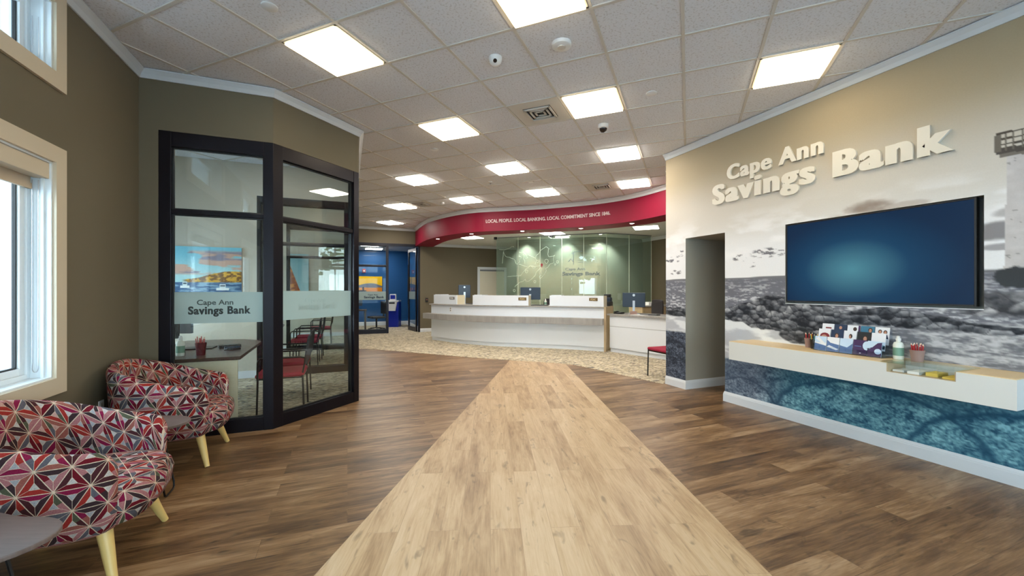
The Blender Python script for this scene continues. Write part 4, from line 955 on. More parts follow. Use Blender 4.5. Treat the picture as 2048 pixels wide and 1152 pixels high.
def cup(x, y, z, h, r, mat, label, pens, group='pen cups'):
    t = thing('pen_cup', label, 'pen cup', (x, y, z), 0, group)
    m = MB(); n = 28; prof = [(r * .74, 0), (r * .80, h * .3), (r * .9, h * .7), (r, h), (r * .93, h), (r * .7, h * .12)]
    vs = []; fs = []
    for j, (rr, zz) in enumerate(prof):
        for k in range(n):
            a = 2 * PI * (k + 0.8 * zz / h) / n; q = rr * (1 + (.03 if k % 2 and j < 4 else 0)); vs.append((q * math.cos(a), q * math.sin(a), zz))
    for j in range(len(prof) - 1):
        for k in range(n): fs.append((j * n + k, j * n + (k + 1) % n, (j + 1) * n + (k + 1) % n, (j + 1) * n + k))
    fs.append(tuple(range(n))[::-1]); fs.append(tuple(range(5 * n, 6 * n)))
    m.add(vs, fs).build('cup', M[mat], t, smooth=True)
    rnd = random.Random(int(x * 100 + y * 77))
    for k, (mt, tip) in enumerate(pens):
        a = 2 * PI * k / len(pens) + .3; q = r * (.25 if k % 3 == 0 else .55)
        p0 = Vector((q * math.cos(a), q * math.sin(a), h * .16)); p1 = Vector((q * 1.5 * math.cos(a) + rnd.uniform(-.004, .004), q * 1.5 * math.sin(a), h * (1.28 + .25 * rnd.random())))
        pm = MB(); pm.cur = 0; pm.tube([p0, p1], 0.0042, 6); pm.cur = 1; d = (p1 - p0).normalized(); pm.tube([p1, p1 + d * .014], 0.0042, 6, 0.001)
        o = pm.build('pencil', [M[mt], M[tip]]); o.location = (x, y, z); tag(o, {'pencil': 'red pencil', 'lime': 'yellow pen', 'teal': 'teal pen'}[mt] + ' standing in the ' + label.split(' on ')[0].split(' holding')[0], 'pencil', 'pencils in the ' + label.split(' on ')[0].split(' holding')[0])
    return t
rp = ('pencil', 'pencil2')
cup(4.37, 1.905, SZ1, 0.095, 0.048, 'cupbrown', 'mauve ribbed pen cup holding red pencils right of the bottle', [rp] * 12)
cup(4.40, 2.785, SZ1, 0.095, 0.036, 'cupbrown', 'mauve ribbed pen cup left of the rack on the shelf', [rp] * 5)
cup(4.36, 2.708, SZ1, 0.095, 0.036, 'cupblack', 'black pen cup touching the rack on the shelf', [('lime', 'pencil2'), ('teal', 'pencil2'), ('lime', 'lime'), ('teal', 'teal'), ('lime', 'pencil2')])
def pump_bottle(x, y, z, s, label, name='hand_sanitizer_bottle'):
    t = thing(name, label, 'bottle', (x, y, z), 0)
    MB().lathe([(.030 * s, 0), (.034 * s, .006 * s), (.034 * s, .115 * s), (.028 * s, .135 * s), (.014 * s, .142 * s), (.014 * s, .150 * s)], 20).build('bottle_body', M['bottle'], t, smooth=True)
    MB().lathe([(.0345 * s, .03 * s), (.0345 * s, .095 * s)], 20, cap=False).build('label_wrap', M['bottle_lab'], t, smooth=True)
    MB().lathe([(.017 * s, .1505 * s), (.017 * s, .168 * s), (.012 * s, .172 * s), (.012 * s, .186 * s), (.004 * s, .19 * s)], 16).build('cap', M['device'], t, smooth=True)
    return t
pump_bottle(4.37, 2.03, SZ1, 1.05, 'white hand gel bottle on the floating shelf between rack and pen cup')

# ------------------------------------------------------------------ armchairs
def supere(phi, a, b, n=2.7):
    c, s = math.cos(phi), math.sin(phi)
    return a * math.copysign(abs(c) ** (2 / n), c), b * math.copysign(abs(s) ** (2 / n), s)
def loft(name, rings, uvs, mat, parent, caps=True, closed_ring=True):
    n = len(rings[0]); vs = [p for r in rings for p in r]; fs = []; fu = []
    for i in range(len(rings) - 1):
        for k in range(n if closed_ring else n - 1):
            a, b, c, d = i * n + k, (i + 1) * n + k, (i + 1) * n + (k + 1) % n, i * n + (k + 1) % n
            fs.append((a, b, c, d)); w = uvs[i][k + 1] if k + 1 < len(uvs[i]) else uvs[i][0]; w2 = uvs[i + 1][k + 1] if k + 1 < len(uvs[i + 1]) else uvs[i + 1][0]
            fu.append((uvs[i][k], uvs[i + 1][k], w2, w))
    if caps:
        fs.append(tuple(range(n))[::-1]); fu.append([uvs[0][k] for k in range(n)][::-1])
        o = (len(rings) - 1) * n; fs.append(tuple(range(o, o + n))); fu.append([uvs[-1][k] for k in range(n)])
    me = bpy.data.meshes.new(name); me.from_pydata(vs, [], fs)
    ul = me.uv_layers.new(name='UVMap'); flat = [c for f in fu for uv in f for c in uv]
    ul.data.foreach_set('uv', flat)
    me.polygons.foreach_set('use_smooth', [True] * len(fs)); me.materials.append(mat)
    bm = bmesh.new(); bm.from_mesh(me); bmesh.ops.recalc_face_normals(bm, faces=bm.faces); bm.to_mesh(me); bm.free()
    me.set_sharp_from_angle(angle=math.radians(60))
    o = bpy.data.objects.new(name, me); COL.objects.link(o); o.parent = parent
    return o
def make_armchair(label):
    t = thing('armchair', label, 'armchair', (0, 0, 0), 0, 'star-pattern armchairs by the window')
    a, b = 0.40, 0.385; NS = 56; rings = []; uvs = []
    lim = math.radians(134)
    pts = [supere(PI + (-lim + 2 * lim * i / NS), a, b) for i in range(NS + 1)]
    arc = [0.0]
    for p, q in zip(pts[:-1], pts[1:]): arc.append(arc[-1] + math.hypot(q[0] - p[0], q[1] - p[1]))
    half = arc[-1] / 2
    for i, (x, y) in enumerate(pts):
        w = abs(arc[i] - half) / half
        fall = w * w * (3 - 2 * w)
        H = 0.855 - 0.205 * fall - 0.05 * max(0, (w - .9) / .1) ** 2
        end = max(0.0, (w - 0.93) / 0.07); sc = math.sqrt(max(0.02, 1 - end * end * 0.93))
        r = math.hypot(x, y)
        nx, ny = x / r, y / r
        prof = [(.115, .235), (.075, .262), (.042, .31), (.018, .37), (.004, .45), (0.0, H - .075), (.004, H - .035), (.022, H - .008), (.048, H), (.072, H - .010), (.088, H - .038), (.094, H - .08), (.098, .50), (.102, .38), (.13, .27)]
        cm = (.05, (H + .25) / 2)
        ring = []; uv = []; vlen = 0; lp = None
        for d, z in prof:
            d = d * .82; d2 = cm[0] + (d - cm[0]) * sc; z2 = cm[1] + (z - cm[1]) * (0.80 + 0.2 * sc)
            lean = 0.06 * max(0, z2 - .35) * (1 - w * .6)
            R = r - d2 + lean
            px, py = nx * R, ny * R
            px += 0.0
            ring.append((px, py, z2))
            if lp is not None: vlen += math.hypot(d - lp[0], z - lp[1])
            lp = (d, z); uv.append((arc[i], vlen))
        uv.append((arc[i], vlen + .05))
        rings.append(ring); uvs.append(uv)
    loft('shell', rings, uvs, M['star'], t)
    # seat: a full cushion that rolls over the front edge and under
    n = 44; sr = []; su = []
    for z, k, fx in ((.235, .60, -.06), (.238, .80, -.03), (.262, .93, 0.0), (.32, .985, .012), (.39, 1.0, .018), (.432, .985, .012), (.458, .94, 0.0), (.470, .80, -.01), (.475, .45, -.01), (.476, .04, -.01)):
        ring = []; uv = []
        for q in range(n):
            ph = 2 * PI * q / n; x, y = supere(ph, .335, .305, 3.2)
            X = 0.025 + x * k + (fx if x > 0 else 0); Y = y * k
            ring.append((X, Y, z)); uv.append((X, Y + 0.9 + (0 if z > .44 else (.46 - z) * (1 if Y > 0 else -1))))
            if x > 0 and z < .458: uv[-1] = (0.36 + (.46 - z) * .9 * max(0, math.cos(ph)) + (X - .36) * (1 - max(0, math.cos(ph))), uv[-1][1])
        uv.append(uv[0]); sr.append(ring); su.append(uv)
    loft('seat', sr, su, M['star'], t)
    for sx, sy in ((1, 1), (1, -1), (-1, 1), (-1, -1)):
        top = Vector((.19 * sx + .01, .215 * sy, .262)); bot = Vector((.275 * sx, .30 * sy if sx > 0 else .25 * sy, 0.0))
        MB().tube([top, top.lerp(bot, .33), top.lerp(bot, .67), bot + Vector((0, 0, .004))], .034, 14, .017).build('leg', M['oak_leg'], t, smooth=True, angle=60)
    return t
ch1 = make_armchair('nearer star-patterned armchair at the lower left, pale tapered legs')
ch1.location = (-1.315, 2.845, 0); ch1.rotation_euler = (0, 0, 0)
dup(ch1, (-1.315, 4.265, 0), 0, 'farther star-patterned armchair against the glass-walled office')

# side tables with wire legs
def make_side_table(label):
    t = thing('side_table', label, 'side table', (0, 0, 0), 0, 'grey wood side tables beside the armchairs')
    pl = []
    for k in range(48):
        ph = 2 * PI * k / 48; r = 0.285 + 0.05 * math.cos(3 * ph); pl.append((r * math.cos(ph), r * 1.0 * math.sin(ph)))
    MB().prism(pl, .482, .500).build('table_top', M['tbl_wood'], t, bevel=.004)
    for k in range(3):
        a = 2 * PI * k / 3; c, s = math.cos(a), math.sin(a)
        def P(r, l, z): return (r * c - l * s, r * s + l * c, z)
        arcp = [P(.14, -.07, .481), P(.215, -.085, .05), P(.218, -.08, .018), P(.22, -.06, .007), P(.22, .06, .007), P(.218, .08, .018), P(.215, .085, .05), P(.14, .07, .481)]
        MB().tube(arcp, .0065, 8).build('leg', M['blackmetal'], t, smooth=True)
    return t
st = make_side_table('grey wood side table cut by the lower left corner, before the nearer armchair')
st.location = (-1.36, 2.10, 0); st.rotation_euler = (0, 0, math.radians(0))
dup(st, (-1.37, 3.555, 0), math.radians(0), 'dark grey wood side table squeezed between the two patterned armchairs')

# ------------------------------------------------------------------ far wall, blue room
m = MB()
m.box(0.14, YF, ZF + .03, 2.28, YF + .14, ZC + .02); m.box(2.28, YF, 0, 8.6, YF + .14, ZC + .02); struct(m.build('wall_far', M['taupe']))
baseboard([(2.28, YF), (4.28, YF)], -1, 'baseboard_far')
storefront('glass_partition', 'dark framed glass front of the blue room, yellow painting behind it', (0.14, YF), (1.26, YF), ZF + .03, [(0, 0.06), (1.05, 1.12)], [(2.18, 2.23)],
           (1.10, 1.37, (0.42, 0.30, 1.245, .048), (0.30, 0.62, 1.155, .075), 'dark_letter'), bottom=.14, top=.10, glass='glass_ar')
m = MB(); m.box(1.26, YF + .004, 2.87, 2.22, YF + .096, 2.95); m.box(2.22, YF, 0, 2.279, YF + .10, 2.95); struct(m.build('door_1_frame', M['dark_frame']))
# open glass door swung into the blue room
hx, hy = 2.205, YF + .12; an = math.radians(100)
ex, ey = hx + .86 * math.cos(an), hy + .86 * math.sin(an)
t = thing('door_1', 'dark framed glass door of the blue room standing open', 'door', (hx, hy, 0), math.atan2(ey - hy, ex - hx)); t['kind'] = 'structure'
d = MB(); d.box(0, 0, .01, .07, .045, 2.85); d.box(.79, 0, .01, .86, .045, 2.85); d.box(.07, 0, .01, .79, .045, .15); d.box(.07, 0, 2.75, .79, .045, 2.85); d.build('door_frame', M['dark_frame'], t)
box(.07, .019, .15, .79, .027, 2.75).build('glass_pane', M['glass'], t)
box(.07, .027, 1.10, .79, .03, 1.37).build('frosted_band', M['frost'], t)
MB().tube([(.74, .045, .9), (.74, .085, .92), (.74, .085, 2.3), (.74, .045, 2.32)], .012, 8).build('door_handle', M['blackmetal'], t)
# shell
m = MB(); m.box(-1.2, 17.3, 0, 2.42, 17.42, 3.0); m.box(2.30, YF + .14, 0, 2.42, 17.3, 3.0); m.box(-1.3, YF + .14, 0, -1.2, 17.42, 3.0); m.box(-1.2, YF + 0.01, 0, 0.14, YF + .13, 3.0); struct(m.build('wall_blue_room', M['blue_wall']))
struct(box(-1.3, YF + .14, 3.0, 2.42, 17.42, 3.08).build('ceiling_blue_room', M['plain_ceiling']))
baseboard([(-1.2, 17.3), (2.30, 17.3), (2.30, YF + .2)], -1, 'baseboard_blue_room', h=.16)
for x, y, lab in ((0.75, 15.3, 'lit ceiling panel nearer the glass in the blue room'), (0.95, 16.6, 'lit ceiling panel deeper in the blue room')):
    tt = thing('ceiling_light', lab, 'ceiling light', (x, y, 3.0), 0, 'blue room ceiling panels')
    MB().box(-.30, -.30, -.012, .30, .30, -.0075).build('diffuser', M['panel_cool'], tt)
    MB().box(-.31, -.31, -.0074, .31, .31, -.0005).build('light_frame', M['panel_rim'], tt)
def sunset(U, V):
    c = mixc(solid(U, (250, 196, 8)), (232, 150, 20), sstep(.55, .9, 1 - V))
    hill = .30 + .24 * np.exp(-((U - .62) / .35) ** 2) + .05 * fbm(U * 5, U * 0, 2); c = mixc(c, (110, 112, 126), sstep(0, .02, hill - V))
    c = mixc(c, (236, 140, 30), sstep(0, .02, .25 + .05 * fbm(U * 4, U * 0, 5) - V))
    tr = .10 + .20 * (vnoise(U * 22, U * 0, 8) > .72); return mixc(c, (56, 30, 24), sstep(0, .02, tr - V) * (U < .5))
def picture(name, label, x0, x1, y, z0, z1, paint, nx=90, nz=60, thick=.035, frame=None):
    t = thing(name, label, 'painting', (0, 0, 0))
    us = np.linspace(0, 1, nx); vs = np.linspace(0, 1, nz)
    box(x0, y, z0, x1, y + thick, z1).build('canvas', frame or M['black'], t)
    grid_print('picture_face', us, vs, lambda u, v: np.stack([x0 + u * (x1 - x0), np.full(u.shape, y - .001), z0 + v * (z1 - z0)], 1), paint, paint_mat(name + '_paint', .5, .04), t)
    return t
picture('sunset_painting', 'yellow sunset hills painting on the blue back wall', 0.10, 1.30, 17.26, 1.36, 1.96, sunset)
t = thing('fire_alarm', 'small red fire alarm strobe on the blue wall above the yellow painting', 'fire alarm', (0.62, 17.3, 2.18))
MB().box(-.06, -.05, -.075, .06, -.0005, .075).build('housing', pbr('alarm_red', L(168, 30, 34), .4), t, bevel=.01); MB().box(-.03, -.075, -.03, .03, -.0505, .02).build('strobe', M['device'], t, bevel=.006)
# coin kiosk
t = thing('coin_machine', 'blue and white coin counting kiosk just inside the open blue room', 'machine', (1.66, 16.45, 0.004), math.radians(-20))
M['kblue'] = pbr('kiosk_blue', L(16, 38, 148), .35)
MB().box(-.24, -.20, 0, .24, .25, .96).build('cabinet', M['kblue'], t, bevel=.02)
MB().prism([(-.25, -.24), (.25, -.24), (.25, .24), (-.25, .24)], .961, 1.02).build('tray', M['device'], t, bevel=.02)
m = MB(); m.add([(-.13, -.2005, .62), (.13, -.2005, .62), (.2, -.2005, .96), (-.2, -.2005, .96), (-.12, -.245, .62), (.12, -.245, .62), (.19, -.245, .96), (-.19, -.245, .96)], [(0, 1, 5, 4), (1, 2, 6, 5), (2, 3, 7, 6), (3, 0, 4, 7), (4, 5, 6, 7)]); m.build('front_bib', M['device'], t)
MB().box(-.11, -.248, .89, .11, -.2455, .95).build('coin_slot', M['black'], t)
MB().box(-.12, -.10, 1.021, .12, .02, 1.26).build('display_head', M['device'], t, bevel=.015); MB().box(-.09, -.104, 1.07, .09, -.1005, 1.22).build('screen', M['kblue'], t)
t = thing('office_chair', 'black swivel chair behind the glass of the blue room', 'chair', (0.95, 15.1, 0.004), math.radians(200))
MB().box(-.24, -.24, .43, .24, .24, .50).build('seat', M['black'], t, bevel=.03)
MB().box(-.29, -.21, .58, -.24, .21, 1.02).build('backrest', M['mesh'], t, bevel=.02)
MB().box(-.28, -.03, .44, -.25, .03, .60).build('back_support', M['blackmetal'], t)
MB().tube([(0, 0, .08), (0, 0, .43)], .03, 12).build('column', M['blackmetal'], t)
for k in range(5):
    a = 2 * PI * k / 5; b_ = MB().tube([(.02 * math.cos(a), .02 * math.sin(a), .10), (.30 * math.cos(a), .30 * math.sin(a), .07)], .018, 8).build('base_arm', M['blackmetal'], t)
    w = MB().lathe([(.028, -.015), (.028, .015)], 12); w.T = Matrix.Identity(4); o = w.build('caster', M['black'], b_); o.location = (.30 * math.cos(a), .30 * math.sin(a), .029); o.rotation_euler = (PI / 2, 0, a)
t = thing('desk', 'dark desk end at the left behind the blue room glass', 'desk', (0, 0, 0.004))
box(-.9, 14.75, .71, .62, 15.35, .745).build('desktop', M['desk_lam'], t); box(.55, 14.8, 0, .60, 15.3, .71).build('side_panel', M['desk_lam'], t); box(-.88, 14.8, 0, -.84, 15.3, .71).build('side_panel', M['desk_lam'], t)
t = thing('computer_monitor', 'black computer monitor on the blue room desk', 'monitor', (0.35, 15.05, .749), math.radians(70))
MB().box(-.12, -.09, 0, .12, .09, .012).build('stand_base', M['black'], t); MB().box(-.02, -.02, .012, .02, .02, .2).build('stand', M['black'], t); MB().box(-.28, -.05, .12, .28, -.02, .48).build('screen_panel', M['mon'], t, bevel=.006)
t = thing('card_reader', 'small black card reader on the taupe wall right of the blue room', 'card reader', (2.50, YF, 1.08))
MB().box(-.045, -.03, -.07, .045, 0, .07).build('housing', M['black'], t); MB().box(-.02, -.034, .0, .02, -.0305, .03).build('indicator', pbr('amber_indicator', L(150, 80, 60), .4), t)
# ivory door in the far wall
t = thing('door_2', 'ivory door', 'door', (0, 0, 0)); t['kind'] = 'structure'
m = MB(); m.box(4.29, YF - .02, 0, 4.38, YF, 2.24); m.box(5.30, YF - .02, 0, 5.39, YF, 2.24); m.box(4.38, YF - .02, 2.15, 5.30, YF, 2.24); m.build('door_casing', M['white_trim'], t)
box(4.38, YF - .008, 0.01, 5.30, YF, 2.15).build('door_leaf', M['door'], t)
box(4.38, YF - .014, 2.09, 5.30, YF - .0085, 2.15).build('door_closer', M['grey_pl'], t)

# ------------------------------------------------------------------ crimson soffit over the tellers
SF = crom([(2.12, YF), (2.125, 13.0), (2.19, 11.98), (2.40, 11.14), (2.71, 10.43), (3.08, 9.93), (3.73, 9.43), (4.33, 8.98), (5.08, 8.22), (5.51, 7.56), (5.70, 6.96), (5.76, 6.28), (5.74, 5.6), (5.70, 4.925)], 6)
inn = offset(SF, 0.60)
inn[0] = (2.72, YF)
inn[-1] = (6.3, 4.925)
struct(MB().ribbon(SF, inn, SB, ZC + .01).build('soffit', M['red']))
pl = [tuple(p) for p in inn] + [(8.5, 4.925), (8.5, YF)]
struct(MB().prism(pl[::-1], 2.99, 3.03).build('ceiling_teller', M['plain_ceiling']))
crown_line([tuple(p) for p in SF[1:]], -1, 'trim_3', drop=.085, proj=.07)
crown_line([(8.5, 5.0), (8.5, YF), (2.75, YF)], 1, 'trim_4', z=2.988, drop=.09, proj=.06)
# lettering following the band
sd = np.r_[0, np.cumsum(np.linalg.norm(np.diff(SF, axis=0), axis=1))]
def pix_x(x, y):
    A = math.radians(21.85); X = x * math.cos(A) - y * math.sin(A); Y = x * math.sin(A) + y * math.cos(A); return 1024 + 822 * X / Y
lt = text_mesh('wall_lettering', 'LOCAL PEOPLE. LOCAL BANKING. LOCAL COMMITMENT SINCE 1846.', M['sof_letter'], 1.0, 1.0, (0, 0, 0), (1, 0, 0), (0, 0, 1), 1.0, 0.02)
tag(lt, 'silver capital slogan lettering along the curved crimson band', 'lettering')
me = lt.data; nv = len(me.vertices); co_ = np.empty(nv * 3); me.vertices.foreach_get('co', co_); co_ = co_.reshape(-1, 3)
# arc-length range of the slogan along the band
S0, S1 = 4.486, 7.58
ss = S0 + (S1 - S0) * co_[:, 0]; fx = np.interp(ss, sd, SF[:, 0]); fy = np.interp(ss, sd, SF[:, 1])
tg = np.gradient(SF, axis=0); tg /= np.linalg.norm(tg, axis=1)[:, None]
nx = np.interp(ss, sd, tg[:, 1]); ny = np.interp(ss, sd, -tg[:, 0])
dep = (co_[:, 1] - co_[:, 1].min()) / max(1e-6, co_[:, 1].max() - co_[:, 1].min()) if False else None
yy = -co_[:, 1]           # depth axis (plane normal is -y), 0..1
out = 0.002 + 0.012 * np.clip(yy, 0, 1)
P = np.stack([fx + nx * out, fy + ny * out, 3.10 + 0.085 * co_[:, 2]], 1)
me.vertices.foreach_set('co', P.astype(np.float32).ravel()); me.update()
for k, (x, y) in enumerate(((2.42, 11.76), (3.02, 10.38), (4.05, 9.41), (5.17, 8.48), (5.83, 7.43))):
    tt = thing('recessed_downlight', ('leftmost', 'second', 'middle', 'fourth', 'rightmost')[k] + ' round downlight under the crimson band, counted from the left', 'downlight', (x, y, SB), 0, 'downlights under the crimson band')
    MB().lathe([(.045, -.006), (.062, -.006), (.062, -.0005), (.045, -.0005)], 20, cap=False).build('trim_ring', M['device'], tt)
    MB().lathe([(.0445, -.005), (.0445, -.0005)], 20).build('lens', M['downl'], tt)
def flat_light(x, y, z, label, group):
    tt = thing('ceiling_light', label, 'ceiling light', (x, y, z), math.radians(45), group)
    MB().box(-.29, -.29, -.010, .29, .29, -.0065).build('diffuser', M['panel_cool'], tt); MB().box(-.303, -.303, -.006, .303, .303, -.0005).build('light_frame', M['panel_rim'], tt)
flat_light(3.42, 11.85, 2.99, 'lit ceiling panel behind the left end of the crimson band', 'teller ceiling panels')
flat_light(5.24, 10.10, 2.99, 'lit ceiling panel behind the middle of the crimson band', 'teller ceiling panels')
flat_light(6.97, 8.33, 2.99, 'lit ceiling panel behind the right end of the crimson band', 'teller ceiling panels')
ceiling_disc(4.6, 10.9, 'flush sprinkler disc over the tellers, left of the glass corner', z=2.99, r=.05)
ceiling_disc(7.1, 9.0, 'flush sprinkler disc over the tellers, right of the glass corner', z=2.99, r=.05)

# ------------------------------------------------------------------ glass wall behind the tellers and the walls beyond
GA, GB, GC = (4.152, 11.624), (6.603, 9.50), (8.13, 9.50)
m = MB(); m.bar((4.95, 11.95), (6.85, 10.30), 0, .12, 0, 3.0); m.bar((6.85, 10.30), (8.5, 10.30), 0, .12, 0, 3.0); m.box(8.5, 4.92, 0, 8.6, YF, 3.05); struct(m.build('wall_teller', M['taupe']))
t = thing('glass_wall', 'green tinted glass wall with etched coast map behind the teller counter', 'glass wall', (0, 0, 0))
def on_glass(s, z, o=0.0):
    d = (Vector(GB) - Vector(GA)).normalized(); n = Vector((d.y, -d.x)); p = Vector(GA) + d * s + n * o; return (p.x, p.y, z)
La = math.hypot(GB[0] - GA[0], GB[1] - GA[1]); jn = [0, .69, 1.36, 2.0, 2.62, La]
for a, b in zip(jn[:-1], jn[1:]):
    gp_ = MB().bar(on_glass(a + .003, 0)[:2], on_glass(b - .003, 0)[:2], 0, .012, .004, 2.97).build('glass_pane', M['green_glass'], t)
    MB().bar(on_glass(a + .004, 0)[:2], on_glass(b - .004, 0)[:2], .013, .0135, .004, 2.97).build('tint_film', M['milky'], gp_)
    if b < La: MB().bar(on_glass(b - .006, 0)[:2], on_glass(b + .006, 0)[:2], -.003, -.001, .004, 2.97).build('joint_seam', M['etch'], t)
for a, b in ((GB[0] + .012, 7.35), (7.356, GC[0])): gp_ = MB().box(a, 9.50, .004, b - .003, 9.512, 2.97).build('glass_pane', M['green_glass'], t); MB().box(a, 9.513, .004, b - .004, 9.5135, 2.97).build('tint_film', M['milky'], gp_)
for a in (GB[0], 7.353, GC[0]): MB().box(a - .006, 9.494, .004, a + .006, 9.498, 2.97).build('joint_seam', M['etch'], t)
tr_ = MB(); tr_.bar(GA, GB, -.012, .024, 2.97, 2.989); tr_.box(GB[0], 9.488, 2.97, GC[0], 9.524, 2.989); tr_.build('top_channel', M['grey_pl'], t)
MAP = [[(0.72, 2.54), (0.8, 2.5), (0.85, 2.54), (0.95, 2.43), (0.99, 2.44), (1.12, 2.39), (1.22, 2.34), (1.24, 2.42), (1.32, 2.47), (1.37, 2.56), (1.44, 2.61), (1.54, 2.67), (1.63, 2.6), (1.6, 2.57), (1.59, 2.45), (1.61, 2.38), (1.75, 2.39), (1.8, 2.42), (1.76, 2.35), (1.76, 2.27), (1.77, 2.2), (1.66, 2.17), (1.61, 2.1), (1.53, 2.04), (1.54, 1.96), (1.44, 1.82), (1.35, 1.74), (1.34, 1.82), (1.41, 1.85)],
 [(1.41, 1.87), (1.41, 2.03), (1.39, 2.08), (1.3, 1.99), (1.24, 1.93), (1.21, 1.84), (1.12, 1.75), (1.02, 1.68), (0.93, 1.67), (0.91, 1.74), (0.84, 1.67), (0.74, 1.65), (0.7, 1.61), (0.63, 1.56), (0.59, 1.51)],
 [(0.72, 2.18), (0.95, 2.1), (1.06, 2.12), (1.21, 2.09), (1.37, 2.13)], [(1.06, 2.12), (0.93, 2.04), (0.76, 1.84), (0.36, 1.82)], [(0.24, 2.54), (0.29, 2.43), (0.55, 2.34), (0.6, 2.29), (0.63, 2.19), (0.69, 2.17)], [(0.24, 2.58), (0.21, 2.39), (0.2, 2.21)], [(0.09, 2.63), (0.25, 2.61), (0.44, 2.66), (0.49, 2.71)],
 [(0.67, 2.42), (0.72, 2.42), (0.8, 2.38), (0.72, 2.31), (0.74, 2.24), (0.67, 2.19)], [(0.84, 2.5), (0.87, 2.4), (0.85, 2.34), (0.89, 2.29), (0.9, 2.19)], [(0.95, 2.43), (0.99, 2.36), (0.91, 2.34)], [(1.22, 2.34), (1.26, 2.28), (1.21, 2.17)], [(1.26, 2.28), (1.34, 2.29), (1.33, 2.24), (1.26, 2.21)], [(1.1, 2.11), (1.17, 2.03), (1.24, 2.1), (1.13, 2.07)]]
for (cx, cz, r) in ((1.55, 2.24, .05), (1.87, 2.22, .03), (1.8, 2.15, .02), (.95, 1.96, .04), (1.2, 1.66, .03), (.57, 1.4, .03)):
    MAP.append([(cx + r * (1 + .4 * math.sin(3 * a)) * math.cos(a), cz + r * 1.3 * math.sin(a)) for a in np.linspace(0, 2 * PI, 9)])
rn = random.Random(3); em = MB()
for li in MAP:
    q = []
    for a, b in zip(li[:-1], li[1:]):
        n = max(1, int(math.hypot(b[0] - a[0], b[1] - a[1]) / .04))
        for k in range(n): f = k / n; j = .008 if k else 0; q.append(on_glass(a[0] + (b[0] - a[0]) * f + rn.uniform(-j, j), a[1] + (b[1] - a[1]) * f + rn.uniform(-j, j), .003))
    q.append(on_glass(*li[-1], .003)); em.tube(q, .0038, 5)
em.build('etched_map', M['etch'], t)
m = MB(); pc = on_glass(1.41, 2.15, .004); d = (Vector(GB) - Vector(GA)).normalized()
pv = []
for k in range(16): a = 2 * PI * k / 16; pv.append((pc[0] + d.x * .035 * math.cos(a), pc[1] + d.y * .035 * math.cos(a), pc[2] + .035 * math.sin(a)))
m.add(pv, [tuple(range(16))]); m.add([on_glass(1.385, 2.13, .004), on_glass(1.435, 2.13, .004), on_glass(1.41, 2.06, .004)], [(0, 1, 2)]); m.build('map_pin', M['pin'], t)
rt = (d.x, d.y, 0)
text_mesh('upper_lettering', 'Cape Ann', M['glass_letter'], .56, .075, on_glass(2.10, 1.975, .002), rt, (0, 0, 1), .003, .02, t)
text_mesh('lower_lettering', 'Savings Bank', M['glass_letter'], 1.07, .105, on_glass(2.01, 1.83, .002), rt, (0, 0, 1), .003, .03, t)
m = MB()
def strip(pts, r=.006): m.tube([on_glass(a, b, .004) for a, b in pts], r, 5)
strip([(2.33, 2.14), (2.33, 2.48)], .012); strip([(2.33, 2.49), (2.58, 2.50)], .008); strip([(2.28, 2.44), (2.33, 2.54), (2.38, 2.44), (2.28, 2.44)], .008); strip([(2.19, 2.22), (2.26, 2.30), (2.32, 2.22)], .014); strip([(2.44, 2.20), (2.60, 2.20), (2.60, 2.26), (2.44, 2.26)], .006)
m.build('lighthouse_mark', M['glass_letter'], t)
for k, s in enumerate((0.02, 1.72)):
    p = on_glass(s, 2.99, .12); o = MB().lathe([(.045, -.07), (.05, -.06), (.05, -.0005)], 16).build('track_spotlight', M['black'], smooth=True); o.location = (p[0], p[1], 2.99)
    tag(o, ('small black spotlight at the left end of the green glass wall', 'small black spotlight over the middle of the green glass wall')[k], 'spotlight', 'black spotlights by the glass wall')
# wall-washing lamps between the glass and the wall
for k, s in enumerate((0.95, 2.15, 3.05)):
    p = on_glass(s, 2.985, -.25)
    tt = thing('recessed_downlight', ('wall-washing downlight behind the map on the glass', 'wall-washing downlight behind the lettering on the glass', 'wall-washing downlight behind the corner of the glass wall')[k], 'downlight', (p[0], p[1], 2.99), 0, 'downlights behind the glass wall')
    MB().lathe([(.045, -.006), (.062, -.006), (.062, -.0005), (.045, -.0005)], 20, cap=False).build('trim_ring', M['device'], tt)
    MB().lathe([(.0445, -.004), (.0445, -.0005)], 20).build('lens', M['downl'], tt)
    sp = bpy.data.lights.new('wall_washer_beam', 'SPOT'); sp.energy = 300; sp.color = (1, .90, .76); sp.spot_size = math.radians(95); sp.spot_blend = .7; sp.shadow_soft_size = .04
    so = bpy.data.objects.new('wall_washer_beam', sp); COL.objects.link(so); so.location = (p[0], p[1], 2.975)

# ------------------------------------------------------------------ teller counter
CP = crom([(2.22, 11.7), (2.69, 10.76), (3.16, 10.08), (3.70, 9.54), (4.32, 9.07), (4.92, 8.55), (5.46, 7.95)], 12)
cs = np.r_[0, np.cumsum(np.linalg.norm(np.diff(CP, axis=0), axis=1))]
t = thing('teller_counter', 'long curved white teller counter with grey wood ledge', 'counter', (0, 0, 0.004))
MB().ribbon(offset(CP, .03), offset(CP, .70), 0, .095).build('plinth', M['counter'], t)
MB().ribbon(offset(CP, .0), offset(CP, .70), .099, 1.0).build('front_panel', M['counter'], t)
MB().ribbon(offset(CP, .02), offset(CP, .69), .095, .099).build('shadow_gap', M['grey_pl'], t)
def ext(c, a, b):
    c = c.copy(); d0 = (c[0] - c[1]) / np.linalg.norm(c[0] - c[1]); d1 = (c[-1] - c[-2]) / np.linalg.norm(c[-1] - c[-2]); return np.vstack([c[0] + d0 * a, c, c[-1] + d1 * b])
CE = ext(CP, .05, .004)
